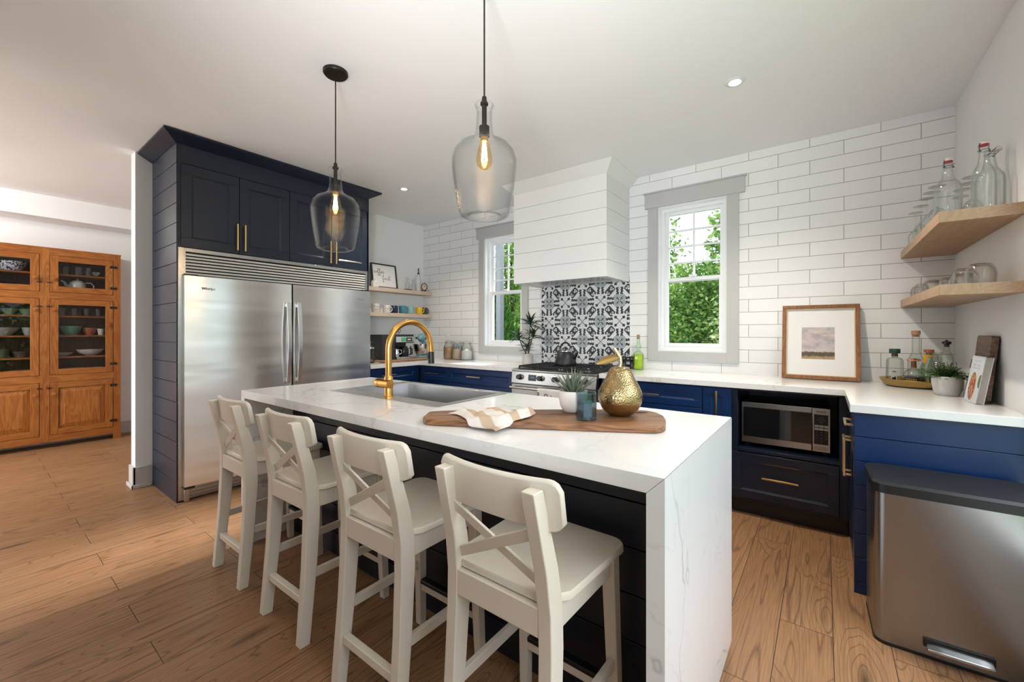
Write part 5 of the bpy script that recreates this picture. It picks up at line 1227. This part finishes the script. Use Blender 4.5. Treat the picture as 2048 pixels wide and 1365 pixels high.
def hdoor(y0, y1, z0, z1, gl, knob_left, hinge=True):
    b = B(); r = .062; th = .004
    b.bm(HM, y0, y0 + r, z0, z1, -.020, th); b.bm(HM, y1 - r, y1, z0, z1, -.020, th)
    b.bm(HM, y0 + r, y1 - r, z0, z0 + r, -.020, th - .0005, 1); b.bm(HM, y0 + r, y1 - r, z1 - r, z1, -.020, th - .0005, 1)
    d = obj('door', b, [M_PINE, M_PINEH], t, bevel=.001)
    if gl: obj('pane', B().bm(HM, y0 + r, y1 - r, z0 + r, z1 - r, -.012, -.009), M_CABGL, d, smooth=0)
    else:
        b = B(); a, c, e_, f_ = y0 + r, y1 - r, z0 + r, z1 - r; s_ = .05
        b.add([HM(a, e_, -.012), HM(c, e_, -.012), HM(c, f_, -.012), HM(a, f_, -.012), HM(a + s_, e_ + s_, .001), HM(c - s_, e_ + s_, .001), HM(c - s_, f_ - s_, .001), HM(a + s_, f_ - s_, .001)], [(0, 1, 5, 4), (1, 2, 6, 5), (2, 3, 7, 6), (3, 0, 4, 7), (4, 5, 6, 7)])
        obj('door_panel', b, M_PINE, d, smooth=0)
    ky = y0 + r * .45 if knob_left else y1 - r * .45; kz = z0 + (z1 - z0) * (.78 if not gl else (.36 if z1 > 1.8 else .86))
    b = B(); b.tube([(HXF + th, ky, kz), (HXF + th + .016, ky, kz), (HXF + th + .018, ky, kz), (HXF + th + .034, ky, kz), (HXF + th + .037, ky, kz)], [.010, .008, .019, .019, .010], 18); obj('knob', b, M_PINEH, d, smooth=40)
    hy = y1 + .004 if knob_left else y0 - .004
    for z in (z0 + .075 + (.02 if z1 - z0 > .6 else 0), z1 - .075): 
        b = B(); b.prism([(hy - .030, z - .012), (hy - .012, z - .016), (hy, z - .006), (hy + .012, z - .016), (hy + .030, z - .012), (hy + .030, z + .012), (hy + .012, z + .016), (hy, z + .006), (hy - .012, z + .016), (hy - .030, z + .012)], HM, th, th + .003); obj('hinge', b, M_BLACK, d)
    ly = y0 - .004 if knob_left else y1 + .004; lz = z0 + (.10 if z1 > 1.8 else (z1 - z0) * .90)
    obj('catch', B().bm(HM, ly - .022, ly + .014, lz - .005, lz + .005, th, th + .008), M_BLACK, d)
for k, (y0, y1) in enumerate(D0):
    hdoor(y0, y1, 1.709, 2.109, True, k == 1); hdoor(y0, y1, .799, 1.631, True, k == 1); hdoor(y0, y1, .145, .716, False, k == 1)
# dishes in the cabinet
DX = -7.566
def dish(name, label, cat, y, z, prof, mat, group=None, x=DX, parts=(), n=32):
    t = thing(name, label, cat, (x, y, z), 0, group); obj('dish_body', B().lathe(prof, (x, y, z), n), mat, t, smooth=50); return t
def bowlp(r, h, f=.5): return [(0, 0), (r * f, 0), (r * f, .004), (r * .82, h * .45), (r, h), (r - .004, h), (r * .78, h * .45), (r * f * .9, .008), (0, .008)]
SAGE = plain('sage_green_glaze', (.22, .36, .24), .3); JADE = plain('jade_glaze', (.16, .36, .25), .3)
dish('mixing_bowl', 'jade green bowl behind the right pine cabinet door', 'bowl', -3.125, 1.2325, bowlp(.088, .105), JADE)
dish('mixing_bowl', 'coral pink bowl beside the jade bowl in the pine cabinet', 'bowl', -2.975, 1.2325, bowlp(.062, .085), plain('coral_glaze', (.50, .15, .08), .3), x=-7.585)
dish('cup', 'small white cup at the right end of the coral bowl shelf', 'cup', -2.882, 1.2325, bowlp(.034, .075, .7), MW, x=-7.55)
dish('serving_bowl', 'wide white boat-shaped bowl on the shelf below the jade bowl', 'bowl', -2.97, .9955, bowlp(.119, .07, .35), MW)
dish('serving_plate', 'shallow white dish left of the boat-shaped bowl', 'plate', -3.19, .9955, bowlp(.085, .04, .4), MW, x=-7.56)
dish('plate', 'white plate at the left of the right bottom shelf', 'plate', -3.10, .8355, bowlp(.09, .022, .5), MW, 'plates on the bottom shelf')
dish('plate', 'white plate at the right of the right bottom shelf', 'plate', -2.94, .8355, bowlp(.068, .02, .5), MW, 'plates on the bottom shelf')
for y, lab in ((-3.195, 'clear glass tumbler first from left on the coral bowl door top shelf'), (-3.098, 'clear glass tumbler second from left above the jade bowl'), (-3.002, 'clear glass tumbler third from left above the jade bowl'), (-2.905, 'clear glass tumbler rightmost above the coral bowl')):
    dish('tumbler', lab, 'glass', y, 1.4525, [(0, 0), (.026, 0), (.033, .09), (.031, .09), (.024, .006), (0, .006)], M_TUMB, 'tumblers in the pine cabinet')
for y, lab, r in ((-3.165, 'left clear glass mug on the top shelf above the teapot', .034), (-3.06, 'middle clear glass jug on the top shelf above the teapot', .045), (-2.985, 'right clear glass mug on the top shelf above the teapot', .034)):
    dish('glass_mug', lab, 'glass', y, 1.9155, [(0, 0), (r * .95, 0), (r, .006), (r, .105), (r - .003, .105), (r - .004, .008), (0, .008)], M_TUMB, 'glass mugs in the pine cabinet')
t = thing('plate', 'small dark plate with pale centre standing upright on the top shelf', 'plate', (-7.62, -2.915, 1.9155))
b = B(); b.cyl((-7.645, -2.915, 1.978), (-7.637, -2.915, 1.976), .06, n=28); obj('rim', b, plain('dark_glaze', (.03, .03, .035), .3), t); b = B(); b.cyl((-7.6368, -2.915, 1.976), (-7.635, -2.915, 1.976), .036, n=24); obj('centre', b, MW, t)
t = thing('teapot', 'white teapot behind the top right pine cabinet door', 'teapot', (DX, -3.075, 1.7555)); TP = (DX, -3.075, 1.7555)
obj('body', B().lathe([(0, 0), (.066, 0), (.072, .005), (.070, .05), (.060, .085), (.045, .092), (0, .093)], TP, 36), MW, t, smooth=50)
obj('lid', B().lathe([(0, .0935), (.044, .0935), (.040, .102), (.008, .108), (.007, .116), (.012, .122), (0, .127)], TP, 24), MW, t, smooth=50)
b = B(); b.tube([(DX, -3.135, 1.785), (DX, -3.165, 1.80), (DX, -3.178, 1.835), (DX, -3.205, 1.852)], [.018, .015, .011, .009], 12); obj('spout', b, MW, t, smooth=60)
b = B(); b.tube([(DX, -3.012, 1.838), (DX, -2.965, 1.842), (DX, -2.94, 1.81), (DX, -2.945, 1.77), (DX, -3.01, 1.772)], .006, 10); obj('handle', b, MW, t, smooth=60)
def blue_white():
    n_ = N('blue_floral_glaze'); c = n_.ramp(n_.noise(n_.coord((70, 70, 70)), 1.0, 3, .6), [(.46, (.02, .03, .12)), (.52, (.70, .70, .72))]); n_.pbsdf(Base_Color=c, Roughness=.25); return n_.mat
dish('serving_bowl', 'blue and white floral bowl on the top left cabinet shelf', 'bowl', -3.56, 1.9155, bowlp(.115, .10, .6), blue_white())
dish('platter', 'dark oval platter under the floral bowl in the pine cabinet', 'plate', -3.62, 1.7555, bowlp(.119, .035, .6), plain('dark_platter', (.02, .025, .04), .3))
dish('bowl', 'sage green fluted bowl, left of the pair behind the left door', 'bowl', -3.575, 1.4525, bowlp(.058, .068, .45), SAGE, 'sage bowls in the pine cabinet')
dish('bowl', 'sage green fluted bowl, right of the pair behind the left door', 'bowl', -3.462, 1.4525, bowlp(.052, .062, .45), SAGE, 'sage bowls in the pine cabinet')
dish('mixing_bowl', 'pale grey glass bowl on the shelf below the sage bowls', 'bowl', -3.62, 1.2325, bowlp(.119, .085, .5), plain('pale_grey_glaze', (.36, .37, .38), .3))
dish('mixing_bowl', 'small pale grey bowl at the right below the sage bowls', 'bowl', -3.445, 1.2325, bowlp(.05, .085, .6), plain('pale_grey_glaze2', (.40, .41, .42), .3), x=-7.56)
t = thing('basket', 'small dark casserole dish behind the left cabinet door', 'dish', (DX, -3.49, .9955)); obj('dish_body', B().lathe(bowlp(.068, .065, .8), (DX, -3.49, .9955), 24), plain('brown_glaze', (.09, .06, .045), .3), t, smooth=50)
dish('casserole', 'olive green casserole dish left of the small dark dish', 'dish', -3.63, .9955, bowlp(.066, .09, .85), plain('olive_glaze', (.10, .11, .06), .3))
dish('plate', 'large white plate on the bottom shelf behind the left door', 'plate', -3.50, .8355, bowlp(.085, .024, .5), MW, 'plates on the bottom shelf')

# ------------------------------------------------------------------ step bin by the peninsula
t = thing('trash_can', 'rectangular stainless steel step bin with black lid by the peninsula', 'bin', (-.27, -1.46, 0), .03)
def rr(x0, x1, y0, y1, r, z, n=6, sx=0):
    out = []
    for cx_, cy_, a0 in ((x1 - r, y0 + r, -PI / 2), (x1 - r, y1 - r, 0), (x0 + r, y1 - r, PI / 2), (x0 + r, y0 + r, PI)):
        for k in range(n + 1): a = a0 + PI / 2 * k / n; out.append((cx_ + r * math.cos(a), cy_ + r * math.sin(a), z))
    return out
bx0, bx1, by0, by1 = -.248, .242, -.150, .155
def bow(ring, d=.012): return [(x, y - d * (1 - (x / .25) ** 2) if y < -.1 else y, z) for x, y, z in ring]
b = B(); b.rings([bow(rr(bx0, bx1, by0, by1, .035, .012)), bow(rr(bx0, bx1, by0, by1, .035, .615))]); obj('body', b, plain('bin_steel', (.34, .345, .35), .27, 1), t, smooth=40, local=True)
b = B(); b.rings([bow(rr(bx0 - .002, bx1 + .002, by0 - .002, by1 + .002, .037, 0)), bow(rr(bx0 - .002, bx1 + .002, by0 - .002, by1 + .002, .037, .0118))]); obj('base', b, M_BLACK, t, local=True)
b = B(); e = .006; b.rings([bow(rr(bx0 - e, bx1 + e, by0 - e, by1 + e, .04, .6155)), bow(rr(bx0 - e, bx1 + e, by0 - e, by1 + e, .04, .650)), bow(rr(bx0 - e + .008, bx1 + e - .008, by0 - e + .008, by1 + e - .008, .034, .661)), rr(bx0 + .03, bx1 - .03, by0 + .03, by1 - .03, .02, .663)]); obj('lid', b, plain('bin_lid_black', (.007, .0075, .009), .42), t, smooth=20, local=True)
b = B(); b.box(-.105, .085, -.1625, -.155, .048, .078); obj('pedal_recess', b, M_BLACK, t, local=True)
b = B(); rs = []
for k in range(9): x = -.098 + .176 * k / 8; q = .004 if k in (0, 8) else 0; rs.append([(x, -.163, .050 + q), (x, -.192 + q, .042 + q), (x, -.198 + q, .050), (x, -.196 + q, .060 - q), (x, -.163, .068 - q)])
b.rings(rs); obj('pedal', b, M_STEEL, t, smooth=40, local=True, bevel=.002)

# ------------------------------------------------------------------ on the island: board, cloth, succulent, candle, brass pear
zb0, zb1 = IT + .0006, .945
out = [(-1.965, -2.735), (-1.962, -2.705), (-1.935, -2.672), (-1.70, -2.465), (-1.48, -2.295), (-1.345, -2.195), (-1.31, -2.178), (-1.265, -2.168), (-1.22, -2.185), (-1.18, -2.232), (-1.15, -2.30), (-1.128, -2.375), (-1.127, -2.41), (-1.142, -2.442), (-1.175, -2.462), (-1.40, -2.585), (-1.62, -2.700), (-1.80, -2.800), (-1.842, -2.822), (-1.875, -2.828), (-1.91, -2.812)]
hole = [(-1.282 + .040 * math.cos(a) * .82 - .014 * math.sin(a) * .57, -2.232 + .040 * math.cos(a) * .57 + .014 * math.sin(a) * .82) for a in [2 * PI * k / 20 for k in range(20)]]
bm = bmesh.new()
def loop(pts): 
    vs = [bm.verts.new((x, y, zb0)) for x, y in pts]; return [bm.edges.new((vs[i], vs[(i + 1) % len(vs)])) for i in range(len(vs))]
ed = loop(out) + loop(hole); bmesh.ops.triangle_fill(bm, edges=ed, use_beauty=True)
r = bmesh.ops.extrude_face_region(bm, geom=list(bm.faces)); bmesh.ops.translate(bm, verts=[g for g in r['geom'] if isinstance(g, bmesh.types.BMVert)], vec=(0, 0, zb1 - zb0))
bmesh.ops.recalc_face_normals(bm, faces=bm.faces); bm.verts.index_update()
b = B().add([tuple(v.co) for v in bm.verts], [tuple(v.index for v in f.verts) for f in bm.faces]); bm.free()
ang = .57
M_ACAC2 = M_ACAC
b.v = [((x + 1.53) * math.cos(-ang) - (y + 2.47) * math.sin(-ang), (x + 1.53) * math.sin(-ang) + (y + 2.47) * math.cos(-ang), z - zb0) for x, y, z in b.v]
o = obj('cutting_board', b, M_ACAC, smooth=30, bevel=.004); tag(o, 'long acacia cutting board with handle hole lying on the island', 'board'); place(o, (-1.53, -2.47, zb0), ang)
# cloth
ZB = zb1
def cloth():
    nu, nv = 44, 30; P = {}
    c00, c10, c11, c01 = Vector((-1.868, -2.722)), Vector((-1.565, -2.800)), Vector((-1.575, -2.515)), Vector((-1.800, -2.560))
    rnd = random.Random(4)
    for i in range(nu + 1):
        for j in range(nv + 1):
            u, v = i / nu, j / nv
            p = c00.lerp(c10, u).lerp(c01.lerp(c11, u), v)
            p += Vector((.010 * math.sin(v * 7 + u * 3), .012 * math.sin(u * 9 + v * 2)))
            h = .006 + .010 * abs(math.sin(u * 5.5 + v * 3.0)) * (0.4 + u) + .007 * max(0, math.sin(v * 9 - u * 4)) + .022 * max(0, 1 - abs(u - .93) / .13) * (0.5 + v) + .005 * max(0, math.sin(u * 13 + v * 5))
            z = ZB + h * min(1, 6 * min(u + .06, 1.03 - u, v + .05, 1.06 - v))
            # front edge of the board: lower part falls to the island top
            de = (p.y + 2.8) - (p.x + 1.80) * .54
            if de < -.004:
                z = max(IT + .006 + .3 * h, z + (de + .004) * 1.1)
            P[i, j] = (p.x, p.y, z)
    b = B(); idx = {}; v = []
    for k, q in P.items(): idx[k] = len(v); v.append(q)
    f = [(idx[i, j], idx[i + 1, j], idx[i + 1, j + 1], idx[i, j + 1]) for i in range(nu) for j in range(nv)]
    b.add(v, f)
    return b
def linen():
    n_ = N('striped_linen'); v = n_.coord((1, 1, 1), rot=(0, 0, .45)); w = n_.mk('ShaderNodeTexWave', Vector=v, Scale=3.2, Distortion=.6)
    w.bands_direction = 'Y'
    c = n_.mix(n_.ramp(w.outputs['Fac'], [(.62, (0, 0, 0)), (.78, (1, 1, 1))]), (.68, .63, .57), (.50, .37, .26))
    n_.pbsdf(Base_Color=c, Roughness=.95, Normal=n_.bump(n_.noise(n_.coord((600, 600, 600)), 1, 2), .3, .001)); return n_.mat
o = single('tea_towel', cloth(), linen(), 'crumpled cream and tan linen cloth draped over the cutting board', 'towel', base=(-1.7, -2.66, ZB), smooth=180, recalc=False)
md = o.modifiers.new('thick', 'SOLIDIFY'); md.thickness = .0022; md.offset = 1
md = o.modifiers.new('sub', 'SUBSURF'); md.levels = 1; md.render_levels = 1
# succulent
sx, sy = -1.500, -2.372; ZB2 = zb1 + .0005
t = thing('potted_succulent', 'spiky grey-green succulent in a round white pot on the cutting board', 'plant', (sx, sy, ZB2))
obj('pot', B().lathe([(0, 0), (.034, 0), (.040, .003), (.053, .025), (.0585, .055), (.058, .086), (.053, .086), (.052, .07), (0, .068)], (sx, sy, ZB2), 44), plain('bisque_pot', (.76, .70, .64), .5), t, smooth=50)
obj('soil', B().lathe([(0, .0685), (.051, .0705), (.051, .074), (0, .078)], (sx, sy, ZB2), 24), M_SOIL, t)
random.seed(8); M_SUC = plain('succulent_green', (.13, .165, .115), .45, var=.25)
for k in range(40):
    a = k * 2.399; e = 1.45 - .78 * (k / 40) ** .9; L = random.uniform(.085, .112); d = Vector((math.cos(a) * math.cos(e), math.sin(a) * math.cos(e), math.sin(e)))
    p = Vector((sx, sy, ZB2 + .072)) + Vector((math.cos(a), math.sin(a), 0)) * .022 * (k / 40); b = B(); q = []; w = .0062
    side = d.cross(Vector((0, 0, 1))); side = side.normalized(); nr = side.cross(d).normalized(); rs = []
    for i in range(7):
        s_ = i / 6; c = p + d * L * s_ + Vector((math.cos(a), math.sin(a), 0)) * (.018 * s_ * s_ * (k / 40)) ; ww = w * (1 - s_ ** 1.6) * (.75 + .5 * min(1, s_ * 4)) + .0003
        rs.append([tuple(c + side * ww * math.cos(2 * PI * j / 6) + nr * ww * .55 * math.sin(2 * PI * j / 6)) for j in range(6)])
    b.rings(rs); obj('leaf', b, M_SUC, t, smooth=70)
# candle
cx_, cy_ = -1.388, -2.478
t = thing('candle', 'candle in a faceted smoky blue glass in front of the brass pear', 'candle', (cx_, cy_, ZB2))
def oct_(r, z, a0=.25): return [(cx_ + r * math.cos(2 * PI * k / 8 + a0), cy_ + r * math.sin(2 * PI * k / 8 + a0), ZB2 + z) for k in range(8)]
M_BLUGL = glass('smoky_blue_glass', (.60, .73, .78), (.14, .24, .29), lo=.05, hi=.7, power=2.2)
b = B(); b.rings([oct_(.0385, .0), oct_(.0395, .003), oct_(.0395, .098), oct_(.0375, .099), oct_(.0365, .098), oct_(.0365, .012), oct_(.030, .011)][:6] + [oct_(.001, .012)], cap=True); obj('glass_jar', b, M_BLUGL, t, smooth=0)
obj('wax', B().lathe([(0, .013), (.032, .013), (.032, .066), (.010, .064), (0, .064)], (cx_, cy_, ZB2), 28), plain('grey_wax', (.15, .21, .24), .5), t)
obj('wick', B().cyl((cx_, cy_, ZB2 + .064), (cx_ + .002, cy_, ZB2 + .078), .0012, n=6), M_BLACK, t)
# brass pear
px, py = -1.318, -2.325
t = thing('brass_pear', 'large hammered gold pear ornament on the cutting board', 'ornament', (px, py, ZB2))
def hammered():
    n_ = N('hammered_brass'); h = n_.mk('ShaderNodeTexVoronoi', Vector=n_.coord(), Scale=190.0).outputs['Distance']
    br = n_.noise(n_.coord((3, 3, 3)), 1, 3)
    n_.pbsdf(Base_Color=n_.mix(br, (.36, .26, .125), (.52, .39, .20)), Metallic=1.0, Roughness=.24, Normal=n_.bump(h, .35, .004)); return n_.mat
pr = [(0, .004), (.028, .002), (.045, .004), (.066, .022), (.081, .050), (.0845, .075), (.080, .098), (.069, .122), (.057, .143), (.0495, .160), (.043, .175), (.032, .186), (.016, .190), (.006, .186), (0, .184)]
def cr(P, m=5):
    Q = []
    for i in range(len(P) - 1):
        p0, p1, p2, p3 = [Vector((*P[max(0, min(len(P) - 1, i + d))], 0)) for d in (-1, 0, 1, 2)]
        for k in range(m):
            s = k / m; q = .5 * ((2 * p1) + (p2 - p0) * s + (2 * p0 - 5 * p1 + 4 * p2 - p3) * s * s + (3 * p1 - p0 - 3 * p2 + p3) * s ** 3); Q.append((max(q.x, 0), q.y))
    return Q + [P[-1]]
obj('body', B().lathe(cr(pr), (px, py, ZB2), 56), hammered(), t, smooth=80)
b = B(); b.tube([(px, py, ZB2 + .182), (px + .004, py, ZB2 + .205), (px + .001, py, ZB2 + .225), (px - .010, py - .007, ZB2 + .245), (px - .020, py - .013, ZB2 + .262)], [.008, .006, .0065, .007, .0075], 12); obj('stem', b, plain('pale_brass_stem', (.58, .48, .30), .35, 1), t, smooth=60)
b = B(); leaf_blade(b, (px + .0, py, ZB2 + .228), (-.78, -.57, -.18), 0.098, .032, .12, up=(.55, -.80, .25), n=12, fold=.15); lf = obj('leaf', b, plain('aged_gold_leaf', (.30, .18, .06), .42, .8), t, smooth=80, recalc=False)
md = lf.modifiers.new('thick', 'SOLIDIFY'); md.thickness = .0015

# ------------------------------------------------------------------ garden outside the windows
def grass():
    n_ = N('lawn_green'); c = n_.mix(n_.noise(n_.coord((3, 3, 3)), 1.0, 5, .7), (.06, .10, .03), (.15, .21, .08)); n_.pbsdf(Base_Color=c, Roughness=.9); return n_.mat
b = B(); b.box(-40, 30, -30, 40, -.7, -.5); o = single('lawn', b, grass(), 'green lawn outside the house', 'grass', kind='stuff', smooth=0)
def leafmat(name, a, c, d):
    n_ = N(name); g_ = n_.n('ShaderNodeNewGeometry'); col = n_.ramp(g_.outputs['Random Per Island'], [(0, a), (.55, c), (1, d)])
    df = n_.mk('ShaderNodeBsdfDiffuse', Color=col); tr = n_.mk('ShaderNodeBsdfTranslucent', Color=n_.mix(.30, col, (.45, .62, .16)))
    m = n_.n('ShaderNodeMixShader'); m.inputs[0].default_value = .22; n_.t.links.new(df.outputs[0], m.inputs[1]); n_.t.links.new(tr.outputs[0], m.inputs[2]); n_.t.links.new(m.outputs[0], n_.out.inputs[0]); return n_.mat
LM_ = [leafmat('leaf_fresh', (.06, .15, .03), (.17, .31, .07), (.38, .52, .19)), leafmat('leaf_mid', (.04, .11, .025), (.11, .23, .05), (.26, .42, .13)), leafmat('leaf_conifer', (.012, .045, .012), (.03, .10, .02), (.09, .24, .04)), leafmat('leaf_pale', (.20, .30, .08), (.38, .46, .20), (.60, .62, .38))]
BARK = plain('bark', (.07, .055, .045), .9)
def tree(name, label, loc, crown, nleaf, lsize, mat, seed, trunk=True, cone=False, group='trees and bushes behind the house', sparse=1.0):
    rnd = random.Random(seed); t = thing(name, label, 'tree' if trunk else 'bush', loc, 0, group)
    b = B(); br = B(); x0, y0, z0 = loc; rx, ry, zlo, zhi = crown
    blobs = [(rnd.uniform(-.75, .75) * rx, rnd.uniform(-.7, .7) * ry, rnd.uniform(.08, .95)) for _ in range(26)]
    for k in range(nleaf):
        if cone:
            h = rnd.random() ** 1.5; a = rnd.uniform(0, 2 * PI); r = (1 - h * .97) ** .8 * rx * (1 - .35 * rnd.random() ** 2); p = Vector((x0 + r * math.cos(a), y0 + r * math.sin(a), z0 + zlo + (zhi - zlo) * h)); d = Vector((math.cos(a) * .55, math.sin(a) * .55, .8))
        else:
            q = rnd.choice(blobs); s = .20 * sparse; hh = q[2]
            p = Vector((x0 + q[0] + rnd.gauss(0, s) * rx, y0 + q[1] + rnd.gauss(0, s) * ry, z0 + zlo + (zhi - zlo) * min(1.05, max(0, hh + rnd.gauss(0, .10 * sparse))))); d = Vector((rnd.gauss(0, 1), rnd.gauss(0, 1), rnd.gauss(-.2, .6))); p.x = min(max(p.x, x0 - rx * .95), x0 + rx * .95); p.y = min(max(p.y, y0 - ry * .95), y0 + ry * .95)
        L = lsize * rnd.uniform(.7, 1.3); p.z = max(p.z, z0 + .12 + 1.35 * lsize); d.normalize(); sd = d.cross(Vector((rnd.gauss(0, 1), rnd.gauss(0, 1), rnd.gauss(0, 1)))); sd = sd.normalized() * L * (.30 if not cone else .12); e = d * L
        b.add([tuple(p), tuple(p + e * .45 + sd), tuple(p + e), tuple(p + e * .45 - sd)], [(0, 1, 2, 3)])
    obj('foliage', b, mat, t, smooth=0, recalc=False)
    br.tube([(x0, y0, z0 + .02), (x0 + .03, y0, z0 + zlo * .6 + .3), (x0, y0, z0 + zlo + (zhi - zlo) * .6)], [.09 if trunk else .03, .07 if trunk else .025, .02], 8)
    for q in blobs[:12]: br.tube([(x0, y0, z0 + zlo + (zhi - zlo) * .15), (x0 + q[0] * .5, y0 + q[1] * .5, z0 + zlo + (zhi - zlo) * q[2] * .7), (x0 + q[0], y0 + q[1], z0 + zlo + (zhi - zlo) * q[2])], [.03, .018, .006], 6) if not cone else None
    obj('trunk', br, BARK, t)
G = -.495
tree('conifer', 'dark green feathery conifer just outside the left window', (-6.15, 2.6, G), (.95, .95, .1, 3.0), 15000, .11, LM_[2], 1, cone=True)
tree('bush', 'bright green leafy bush filling the lower right window', (-2.7, 5.35, G), (1.05, .75, .15, 3.1), 12000, .10, LM_[0], 2, False)
tree('bush', 'fresh green bush left of the one in the right window', (-5.0, 5.3, G), (1.2, .75, .15, 3.3), 9000, .11, LM_[1], 3, False)
tree('bush', 'pale flowering shrub at the right edge of the right window', (-1.75, 4.0, G), (.50, .45, .5, 2.35), 3000, .085, LM_[3], 4, False)
tree('tree', 'airy tree with sunlit leaves at the upper right of the right window', (-1.55, 7.3, G), (1.3, 1.0, 2.2, 7.8), 11000, .14, LM_[0], 5)  # crown made taller and denser to keep the sun out of the right window
tree('tree', 'tree whose branch hangs into the upper left of the right window', (-4.65, 7.3, G), (1.15, 1.0, 2.9, 5.0), 3000, .14, LM_[1], 6)
tree('tree', 'tall light green tree behind the conifer in the left window', (-8.45, 6.4, G), (2.0, 1.5, .8, 6.5), 9000, .14, LM_[0], 7)
tree('tree', 'mid green tree far behind the bushes in the right window', (-3.6, 11.0, G), (2.8, 1.3, .3, 3.7), 9000, .16, LM_[1], 8)
tree('tree', 'broad green tree far behind the left window', (-11.4, 10.6, G), (2.9, 1.6, .3, 5.5), 8000, .18, LM_[1], 9)
tree('bush', 'rounded green bush on the lawn beyond the side window', (7.5, 0.5, G), (2.0, 5.5, .15, 2.6), 7000, .2, LM_[1], 10, False)
t = thing('porch_post', 'pale grey porch post outside the left window', 'post', (-4.49, .9, G)); obj('shaft', B().box(-4.545, -4.465, .86, .95, G, 3.2), plain('post_paint', (.09, .10, .12), .6), t, bevel=.004)
